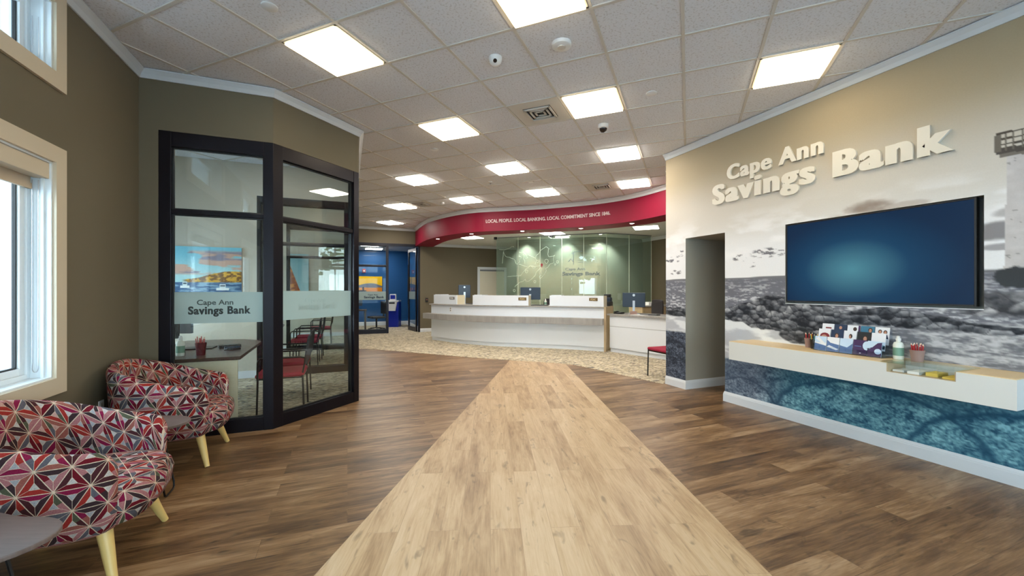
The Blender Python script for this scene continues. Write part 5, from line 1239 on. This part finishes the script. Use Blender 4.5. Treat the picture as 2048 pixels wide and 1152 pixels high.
MB().ribbon(offset(CE, -.04), offset(CE, .74), 1.0005, 1.03).build('worktop', M['grey_wood'], t, bevel=.003)
CL = ext(CP, .14, .004)
MB().ribbon(offset(CL, -.19), offset(CL, -.001), .615, .765).build('ledge', M['grey_wood'], t, bevel=.004)
ep = CP[-1]; dv = (CP[-1] - CP[-2]) / np.linalg.norm(CP[-1] - CP[-2]); nv_ = np.array((-dv[1], dv[0]))
MB().prism([tuple(ep + dv * .001 - nv_ * .02), tuple(ep + dv * .045 - nv_ * .02), tuple(ep + dv * .045 + nv_ * .74), tuple(ep + dv * .001 + nv_ * .74)], 0, 1.03).build('end_panel', M['beige_wood'], t)
def at_s(s, o):
    q = offset(CP, o); return np.array((np.interp(s, cs, q[:, 0]), np.interp(s, cs, q[:, 1])))
sw = thing('electrical_outlet', 'white outlet in the counter front above the grey ledge, left part', 'outlet', (*at_s(.86, 0), 0.895), math.atan2(*(at_s(.95, 0) - at_s(.77, 0))[::-1]))
MB().box(-.035, -.008, -.058, .035, -.0005, .058).build('cover_plate', M['device'], sw)
for zz in (.012, -.042): MB().box(-.017, -.010, zz, .017, -.0082, zz + .03).build('socket', M['grey_pl'], sw)
def privacy_screen(s0, s1, label, plaque, ps):
    t = thing('privacy_screen', label, 'counter screen', (0, 0, 0), 0, 'white screens on the teller counter')
    ii = np.linspace(s0, s1, 9); q0 = np.array([at_s(s, .05) for s in ii]); q1 = np.array([at_s(s, .075) for s in ii]); q2 = np.array([at_s(s, .36) for s in ii]); z0, z1 = 1.035, 1.285
    MB().ribbon(q0, q1, z0, z1).build('front_panel', M['counter'], t)
    a, b = at_s(s0, .0755), at_s(s0, .36); c, d = at_s(s0 + .025, .0755), at_s(s0 + .025, .36)
    MB().prism([tuple(a), tuple(b), tuple(d), tuple(c)][::-1], z0, z1).build('side_panel', M['cream_lam'], t)
    a, b = at_s(s1, .0755), at_s(s1, .36); c, d = at_s(s1 - .025, .0755), at_s(s1 - .025, .36)
    MB().prism([tuple(a), tuple(b), tuple(d), tuple(c)], z0, z1).build('side_panel', M['cream_lam'], t)
    MB().ribbon(np.array([at_s(s, .0755) for s in (s0 + .03, s0 + .28)]), np.array([at_s(s, .36) for s in (s0 + .03, s0 + .28)]), z1 - .012, z1 + .012).build('top_shelf', M['counter'], t)
    a = at_s(ps, .0485); b = at_s(ps + .02, .0485); an = math.atan2(b[1] - a[1], b[0] - a[0])
    pq = MB(); pq.T = Matrix.Translation((a[0], a[1], 1.20)) @ Matrix.Rotation(an, 4, 'Z'); pq.box(-.10, -.008, -.035, .10, -.0005, .035); po = pq.build('plaque', M[plaque], t)
    lt_ = text_mesh('lettering', 'FDIC', M['gold_let'] if plaque != 'grey_plaque' else M['paper'], .13, .04, (a[0] - math.cos(an) * .065 + math.sin(an) * .0085, a[1] - math.sin(an) * .065 - math.cos(an) * .0085, 1.18), (math.cos(an), math.sin(an), 0), (0, 0, 1), .002, .02, po)
    return t
privacy_screen(.05, 1.04, 'white privacy screen at the left end of the teller counter', 'grey_plaque', .86)
privacy_screen(1.61, 3.17, 'white privacy screen at the middle of the teller counter', 'gold_plaque', 3.02)
privacy_screen(3.70, 5.0, 'white privacy screen at the right end of the teller counter', 'gold_plaque', 4.76)

# lower desk beside it
D0 = np.array((5.585, 7.91)); D1 = np.array((6.12, 6.05)); dd = (D1 - D0) / np.linalg.norm(D1 - D0); dn = np.array((-dd[1], dd[0]))
LD = np.linalg.norm(D1 - D0)
t = thing('service_desk', 'lower white desk with grey wood top right of the teller counter', 'desk', (D0[0], D0[1], .004), math.atan2(dd[1], dd[0]))
MB().box(0, .03, 0, LD, .65, .09).build('plinth', M['counter'], t); MB().box(0, 0, .094, LD, .65, .585).build('front_panel', M['counter'], t); MB().box(0, 0, .592, LD, .65, .835).build('upper_panel', M['counter'], t)
MB().box(.002, .012, .09, LD - .002, .64, .592).build('core', M['grey_pl'], t)
MB().box(-.04, -.05, .8355, LD + .03, .80, .872).build('worktop', M['grey_wood'], t, bevel=.004)
def desk_pt(a, b, z): p = D0 + dd * a + dn * b; return (p[0], p[1], z)

# ------------------------------------------------------------------ things behind the counter
def monitor(loc, rz, label, w=.50, h=.30, base=.30):
    t = thing('computer_monitor', label, 'monitor', loc, rz, 'computer monitors at the teller line')
    MB().box(-.11, -.09, 0, .11, .09, .012).build('stand_base', M['silver'], t, bevel=.004)
    MB().box(-.025, .005, .012, .025, .03, base).build('stand', M['silver'], t)
    MB().box(-w / 2, -.035, base - h * .45, w / 2, .004, base + h * .55).build('housing', M['mon'], t, bevel=.008)
    MB().box(-w / 2 + .012, -.038, base - h * .45 + .012, w / 2 - .012, -.0355, base + h * .55 - .012).build('screen', M['mon_screen'], t)
    b_ = MB().lathe([(.028, 0), (.028, .002)], 16).build('badge', M['silver'], t)
    b_.rotation_euler = (-PI / 2, 0, 0); b_.location = (0, .0045, base + h * .38)
    return t
WT = 1.034
monitor((3.06, 11.22, WT), math.radians(172), 'tall blue-backed monitor over the left end of the teller counter', .34, .36, .33)
monitor((4.38, 9.66, WT), math.radians(150), 'blue-backed monitor right of the middle privacy screen', .52, .32, .28)
monitor(desk_pt(.35, .42, .876), math.radians(140), 'blue-backed monitor on the lower desk beside the chair', .50, .33, .30)
def task_chair(loc, rz, label):
    t = thing('office_chair', label, 'chair', loc, rz, 'teller office chairs')
    MB().box(-.24, -.24, .50, .24, .24, .57).build('seat', M['black'], t, bevel=.03)
    m = MB(); n = 8; vs = []
    o_ = [(-.20, .68), (-.22, .80), (-.225, 1.05), (-.20, 1.16), (-.14, 1.185), (.14, 1.185), (.20, 1.16), (.225, 1.05), (.22, .80), (.20, .68)]
    m.add([(-.26 - .02 * math.cos(y * 6), y, z) for y, z in o_] + [(-.23 - .02 * math.cos(y * 6), y, z) for y, z in o_], [tuple(range(10)), tuple(range(10, 20))[::-1]] + [(i, (i + 1) % 10, 10 + (i + 1) % 10, 10 + i) for i in range(10)])
    m.build('backrest', M['mesh'], t, bevel=.008)
    MB().box(-.27, -.04, .52, -.24, .04, .70).build('back_support', M['blackmetal'], t)
    MB().tube([(0, 0, .08), (0, 0, .5)], .03, 12).build('column', M['blackmetal'], t)
    for k in range(5):
        a = 2 * PI * k / 5; MB().tube([(.02 * math.cos(a), .02 * math.sin(a), .10), (.28 * math.cos(a), .28 * math.sin(a), .03)], .022, 8).build('base_arm', M['blackmetal'], t)
    return t
tc_ = task_chair((5.05, 9.95, .004), math.radians(225), 'dark office chair behind the gap beside the middle screen')
dup(tc_, (6.75, 7.98, .004), math.radians(175), 'dark mesh-back office chair behind the lower desk')
pump_bottle(4.56, 9.14, WT, .9, 'small white bottle on the teller counter before the right screen')
t = thing('document_printer', 'black stepped printer at the right end of the teller counter', 'printer', (5.85, 8.43, 0.0), math.radians(-48))
MB().box(-.13, -.15, 1.0345, .13, .15, 1.14).build('printer_body', M['black'], t, bevel=.01); MB().box(-.10, -.12, 1.1405, .12, .12, 1.24).build('paper_tray', M['mon'], t, bevel=.01); MB().box(-.03, -.1, 1.2405, .10, .1, 1.32).build('lid', M['black'], t, bevel=.01)
def keyboard(loc, rz, label):
    t = thing('keyboard', label, 'keyboard', loc, rz, 'keyboards at the teller line')
    MB().box(-.21, -.07, 0, .21, .07, .016).build('keyboard_body', M['black'], t, bevel=.004)
    m = MB()
    for r in range(4):
        for k in range(14): m.box(-.2 + k * .0288, -.06 + r * .031, .0165, -.2 + k * .0288 + .024, -.06 + r * .031 + .026, .021)
    m.build('keys', M['grey_pl'], t)
    return t
k1 = keyboard(tuple(at_s(1.33, .4)) + (WT,), math.radians(-55), 'black keyboard in the gap between left and middle screens')
dup(k1, tuple(at_s(3.42, .2)) + (WT,), math.radians(-40), 'black keyboard in the gap between middle and right screens')
dup(k1, desk_pt(.85, .30, .876), math.radians(-74), 'black keyboard on the lower desk')
t = thing('desk_telephone', 'black desk phone on the lower desk beside the counter end', 'phone', desk_pt(.13, .17, .876), math.radians(-60))
MB().box(-.09, -.10, 0, .09, .10, .035).build('phone_body', M['black'], t, bevel=.008); MB().box(-.085, -.09, .0355, -.035, .09, .06).build('handset', M['blackmetal'], t, bevel=.01); MB().box(-.02, -.05, .0355, .08, .06, .04).build('keypad', M['grey_pl'], t)
o = MB().box(-.07, -.05, 0, .07, .05, .07).build('tissue_box', M['cupbrown'], bevel=.004); o.location = desk_pt(.50, .20, .876); o.rotation_euler = (0, 0, -.6); tag(o, 'small mauve box on the lower desk before its monitor', 'box')
o = MB().box(-.15, -.11, 0, .15, .11, .006).build('paper_sheet', M['paper']); o.location = desk_pt(.72, .10, .876); o.rotation_euler = (0, 0, -1.2); tag(o, 'white papers near the front edge of the lower desk', 'paper')
t = thing('credenza', 'low beige wood credenza along the wall beyond the lower desk', 'cabinet', (0, 0, 0.004))
box(7.2, 8.75, 0, 8.3, 9.3, .97).build('body', M['beige_wood'], t); box(7.18, 8.72, .9705, 8.32, 9.32, 1.0).build('worktop', M['grey_wood'], t)
for k in range(3): d_ = box(7.22 + .36 * k, 8.735, .08, 7.56 + .36 * k, 8.7495, .94).build('cabinet_door', M['beige_wood'], t); box(7.50 + .36 * k, 8.72, .7, 7.51 + .36 * k, 8.7345, .85).build('handle', M['silver'], d_)
o = MB().lathe([(.06, 0), (.07, .02), (.07, .12), (.04, .15)], 16).build('desk_lamp', M['black'], smooth=True); o.location = (7.95, 8.95, 1.0045); tag(o, 'small dark speaker on the far credenza', 'speaker'); o.name = 'desk_speaker'
o = MB().box(-.11, -.08, 0, .11, .08, .09).build('paper_stack', M['paper'], bevel=.01); o.location = (7.65, 8.98, 1.0045); tag(o, 'white paper bundle on the far credenza', 'paper')
t = thing('wall_telephone', 'white phone on the olive wall near the mural wall edge', 'phone', (8.5, 7.55, 1.20))
MB().box(-.05, -.06, -.11, -.0005, .06, .11).build('phone_body', M['device'], t, bevel=.01); MB().box(-.07, -.045, -.10, -.0505, -.015, .10).build('handset', M['device'], t, bevel=.008)

# ------------------------------------------------------------------ crimson side chairs
def make_side_chair(label, arms=True, group='crimson side chairs in the offices', sm='redfab'):
    t = thing('side_chair', label, 'chair', (0, 0, 0), 0, group)
    MB().box(-.24, -.25, .425, .25, .25, .475).build('seat', M[sm], t, bevel=.022, seg=3)
    m = MB(); vs = []
    o_ = [(-.21, .56), (-.225, .70), (-.22, .84), (-.16, .875), (.16, .875), (.22, .84), (.225, .70), (.21, .56)]; n = len(o_)
    m.add([(-.235 - .10 * (z - .5), y, z) for y, z in o_] + [(-.262 - .10 * (z - .5), y, z) for y, z in o_], [tuple(range(n)), tuple(range(n, 2 * n))[::-1]] + [(i, (i + 1) % n, n + (i + 1) % n, n + i) for i in range(n)])
    m.build('backrest', M['mesh'], t, bevel=.006)
    for sy in (-1, 1):
        MB().tube([(.22, .245 * sy, .44), (.23, .25 * sy, 0.0)], .011, 8).build('leg', M['blackmetal'], t)
        MB().tube([(-.225, .245 * sy, .44), (-.24, .25 * sy, 0.0)], .011, 8).build('leg', M['blackmetal'], t)
        MB().tube([(-.22, .235 * sy, .44), (-.245, .235 * sy, .58), (-.262, .235 * sy, .72)], .010, 8).build('back_post', M['blackmetal'], t)
        if arms: MB().tube([(.22, .27 * sy, .43), (.215, .275 * sy, .62), (.19, .278 * sy, .655), (-.20, .278 * sy, .655), (-.25, .26 * sy, .64)], .011, 8).build('armrest', M['blackmetal'], t)
    MB().box(-.23, -.235, .408, .235, .235, .4245).build('seat_frame', M['blackmetal'], t)
    return t
sc = make_side_chair('crimson armless chair standing on the carpet beside the end of the mural wall', False, 'crimson chair beside the mural wall', 'redfab')
sc.location = (4.86, 5.24, .004); sc.rotation_euler = (0, 0, math.radians(90))
oc = make_side_chair('crimson chair nearest the glass at the first office desk'); oc.location = (-0.70, 5.52, .004); oc.rotation_euler = (0, 0, PI)
dup(oc, (-0.72, 6.25, .004), PI, 'crimson chair second from the glass at the first office desk')
dup(oc, (-0.75, 8.75, .004), PI, 'crimson chair in the second office, nearest its front divider')
dup(oc, (-0.72, 9.50, .004), PI, 'crimson chair in the second office, farther from its front divider')
dup(oc, (-0.62, 11.6, .004), PI, 'crimson chair in the farthest office')
# desks in the offices
def office_desk(y0, label, dx=0.0):
    t = thing('desk', label, 'desk', (0, 0, .004), 0, 'dark topped office desks')
    pl = [(-2.75, y0), (-1.02 + dx, y0), (-1.06 + dx, y0 + 1.35), (-1.14 + dx, y0 + 1.55), (-1.32 + dx, y0 + 1.72), (-1.6 + dx, y0 + 1.80), (-2.0 + dx, y0 + 1.80), (-2.1, y0 + 1.0), (-2.75, y0 + .8)]
    MB().prism(pl, .70, .735).build('desktop', M['desk_lam'], t, bevel=.004)
    box(-2.7, y0 + .03, 0, -1.05 + dx, y0 + .055, .699).build('front_panel', M['cream_lam'], t)
    box(-1.75, y0 + 1.5, 0, -1.70, y0 + 1.75, .699).build('side_panel', M['cream_lam'], t)
    return t
office_desk(4.955, 'dark topped desk in the first office right behind the front glass')
office_desk(7.95, 'dark topped desk in the second office', -.1)
def pc(loc, rz, label):
    t = thing('computer_monitor', label, 'monitor', loc, rz, 'monitors on the first office desk')
    MB().box(-.1, -.08, 0, .1, .08, .012).build('stand_base', M['silver'], t); MB().box(-.025, 0, .012, .025, .025, .30).build('stand', M['silver'], t); MB().box(-.26, -.04, .14, .26, -.001, .46).build('housing', M['black'], t, bevel=.006)
    MB().box(-.25, -.043, .15, .25, -.0405, .45).build('screen', M['mon_screen'], t)
pc((-1.98, 5.55, .739), math.radians(200), 'black monitor at the left edge behind the office front glass')
pc((-2.05, 6.30, .739), math.radians(165), 'second black monitor deeper on the first office desk')
cup(-1.42, 5.20, .739, .13, .05, 'cupred', 'maroon pen cup on the office desk behind the glass', [rp] * 8, 'pen cup in the office')
pump_bottle(-1.60, 5.22, .739, 1.1, 'clear hand gel bottle beside the maroon cup on the office desk')
t = thing('stapler', 'dark stapler on the office desk right of the maroon cup', 'stapler', (-1.22, 5.55, .739), .4)
MB().box(-.08, -.02, 0, .08, .02, .012).build('base', M['black'], t); MB().box(-.075, -.018, .018, .08, .018, .04).build('arm', M['mon'], t, bevel=.006); MB().box(-.075, -.015, .012, -.05, .015, .018).build('hinge', M['silver'], t)
t = thing('desk_calculator', 'dark calculator lying on the office desk behind the stapler', 'calculator', (-1.30, 5.80, .739), .3)
MB().box(-.11, -.07, 0, .11, .07, .03).build('calculator_body', M['black'], t, bevel=.006); MB().box(-.06, -.05, .0305, .08, .0, .034).build('keypad', M['grey_pl'], t)
o = MB().box(-.15, -.11, 0, .15, .11, .012).build('folder', M['black']); o.location = (-1.60, 5.80, .739); tag(o, 'black folder lying on the office desk behind the maroon cup', 'folder')
t = thing('picture_frame', 'small wooden photo stand on the office desk edge', 'picture frame', (-1.90, 5.12, .739), .3)
MB().box(-.07, -.01, 0, .07, .01, .10).build('frame', M['desk_lam'], t); MB().box(-.055, -.012, .015, .055, -.0105, .085).build('photo', M['paper'], t)
def harbor(U, V):
    c = mixc(solid(U, (126, 196, 214)), (176, 214, 216), sstep(.9, .4, V))
    n = fbm(U * 3.2, V * 9, 5, 5); cm = sstep(.50, .60, n) * sstep(.38, .45, V) * (1 - sstep(.86, .95, V))
    c = mixc(c, (206, 168, 150), cm); c = mixc(c, (140, 132, 150), cm * sstep(.5, .7, fbm(U * 4 + 1, V * 14 - .4, 9)))
    hl = .30 + .17 * sstep(.35, .85, U); hz = fbm(U * 26, V * 26, 11, 3)
    k = sstep(0, .01, hl + .03 * fbm(U * 12, U * 0, 3) - V) * sstep(.32, .4, U); c = c * (1 - k[..., None]) + k[..., None] * mixc(solid(U, (126, 86, 38)), (226, 172, 62), sstep(.4, .62, hz))
    k = ((U < .10) & (V < .47)).astype(float) * (V > .2); c = mixc(c, (206, 104, 34), k)
    k = ((U < .17) & (V < .32) & (V > .18)).astype(float); c = mixc(c, (196, 150, 40), k)
    w = sstep(0, .01, .25 - V) * np.maximum(sstep(.14, .16, U), sstep(.2, .18, V)); wc = mixc(solid(U, (58, 92, 132)), (140, 172, 196), sstep(.45, .65, fbm(U * 9, V * 34, 13))); c = c * (1 - w[..., None]) + wc * w[..., None]
    for bx, bz, s in ((.78, .13, .07), (.36, .18, .05), (.10, .05, .08)):
        hull = (np.abs(U - bx) < s) & (V > bz - .05) & (V < bz); cab = (np.abs(U - bx) < s * .5) & (V >= bz) & (V < bz + .08)
        c = mixc(c, (236, 240, 240), hull.astype(float)); c = mixc(c, (214, 226, 228), cab.astype(float)); c = mixc(c, (60, 80, 96), ((np.abs(U - bx) < s * .4) & (V > bz + .03) & (V < bz + .055)).astype(float))
    return c
picture('harbor_painting', 'colourful harbour and clouds canvas on the first office back wall', -2.72, -1.56, 7.684, 1.36, 2.09, harbor, 160, 100, frame=M['cream_wall'])
def sail(U, V):
    c = mixc(solid(U, (176, 206, 212)), (150, 196, 206), V)
    k = (V > .05) & (U < .36 + .46 * (1 - V) * .95) & (U > .1 + .2 * V) & (V < .93); n = fbm(U * 9, V * 14, 3, 4)
    return np.where(k[..., None], mixc(solid(U, (150, 66, 24)), (226, 140, 52), sstep(.35, .62, n)), c)
picture('sail_painting', 'tall painting of an orange sail on the farthest office wall', -2.05, -1.08, 13.82, 1.30, 2.50, sail, 80, 110)

# ------------------------------------------------------------------ outdoors seen through the windows
struct(box(-40, -40, -.25, 40, -2.56, -.15).build('ground', M['pale_ground'])); struct(box(-40, -2.56, -.25, -3.7, 40, -.15).build('ground_side', M['pale_ground']))
m = MB(); m.box(XL - .52, WY1 + .19, -.15, XL - .24, 4.6, 4.2); m.box(XL - .52, WY0 - 1.2, -.15, XL - .24, WY0 - .19, 4.2); o = m.build('wall_brick_outside', M['brick']); struct(o)
m = MB()
for z0, z1 in ((.843, 2.255), (2.85, 3.30)):
    for y in (WY0, WY1): m.box(XL - .36, y - .05 if y == WY0 else y - .02, z0 - .1, XL - .242, y + .02 if y == WY0 else y + .05, z1 + .1)
struct(m.build('trim_5', M['sash']))
def tree(x, y, h, label):
    t = thing('tree', label, 'tree', (x, y, -.15), 0, 'trees outside the windows')
    MB().tube([(0, 0, 0), (.1, .05, h * .3), (0, 0, h * .55)], .14, 10, .07).build('trunk', M['trunk'], t)
    rr = random.Random(int(h * 31 + x)); m = MB()
    for k in range(700):
        a = rr.uniform(0, 2 * PI); b_ = rr.uniform(-1, 1); r = rr.uniform(.5, 1) * h * .3; p = Vector((math.cos(a) * math.sqrt(1 - b_ * b_) * r, math.sin(a) * math.sqrt(1 - b_ * b_) * r, h * .65 + b_ * r * 1.1)); s = rr.uniform(.10, .22)
        q = Matrix.Rotation(rr.uniform(0, 6), 3, 'Z') @ Matrix.Rotation(rr.uniform(-1.2, 1.2), 3, 'X')
        m.add([tuple(p + q @ Vector(v)) for v in ((-s, -s * .5, 0), (s, -s * .5, .03), (s, s * .5, 0), (-s, s * .5, .03))], [(0, 1, 2, 3)])
    m.build('crown', M['foliage'], t)
tree(-8.5, -1.5, 6, 'leafy tree outside the window wall'); tree(-2, -11, 7, 'leafy tree outside the entrance, left'); tree(5, -12, 6.5, 'leafy tree outside the entrance, right')

# ------------------------------------------------------------------ sky and daylight
w = bpy.data.worlds.new('world'); SC.world = w; w.use_nodes = True
nt = w.node_tree; nt.nodes.clear()
out_ = N(nt, 'ShaderNodeOutputWorld'); bg = N(nt, 'ShaderNodeBackground'); tcw = N(nt, 'ShaderNodeTexCoord'); sx = N(nt, 'ShaderNodeSeparateXYZ')
nt.links.new(tcw.outputs['Generated'], sx.inputs[0])
cr = ramp(nt, [(0.0, (.55, .62, .66, 1)), (.5, (.80, .93, 1, 1)), (1, (.45, .70, 1, 1))]); mpw = N(nt, 'ShaderNodeMapRange'); mpw.inputs[1].default_value = -1; mpw.inputs[2].default_value = 1
nt.links.new(sx.outputs[2], mpw.inputs[0]); nt.links.new(mpw.outputs[0], cr.inputs[0]); nt.links.new(cr.outputs[0], bg.inputs[0]); bg.inputs[1].default_value = 8.0
nt.links.new(bg.outputs[0], out_.inputs[0])

# ------------------------------------------------------------------ render look
SC.view_settings.view_transform = 'Standard'; SC.view_settings.look = 'None'; SC.view_settings.gamma = 1.0; SC.view_settings.exposure = 0.7; SC.view_settings.use_curve_mapping = False
c = SC.cycles
c.use_denoising = True; c.max_bounces = 7; c.diffuse_bounces = 4; c.glossy_bounces = 3; c.transmission_bounces = 4; c.transparent_max_bounces = 12
c.caustics_reflective = False; c.caustics_refractive = False; c.sample_clamp_indirect = 6.0
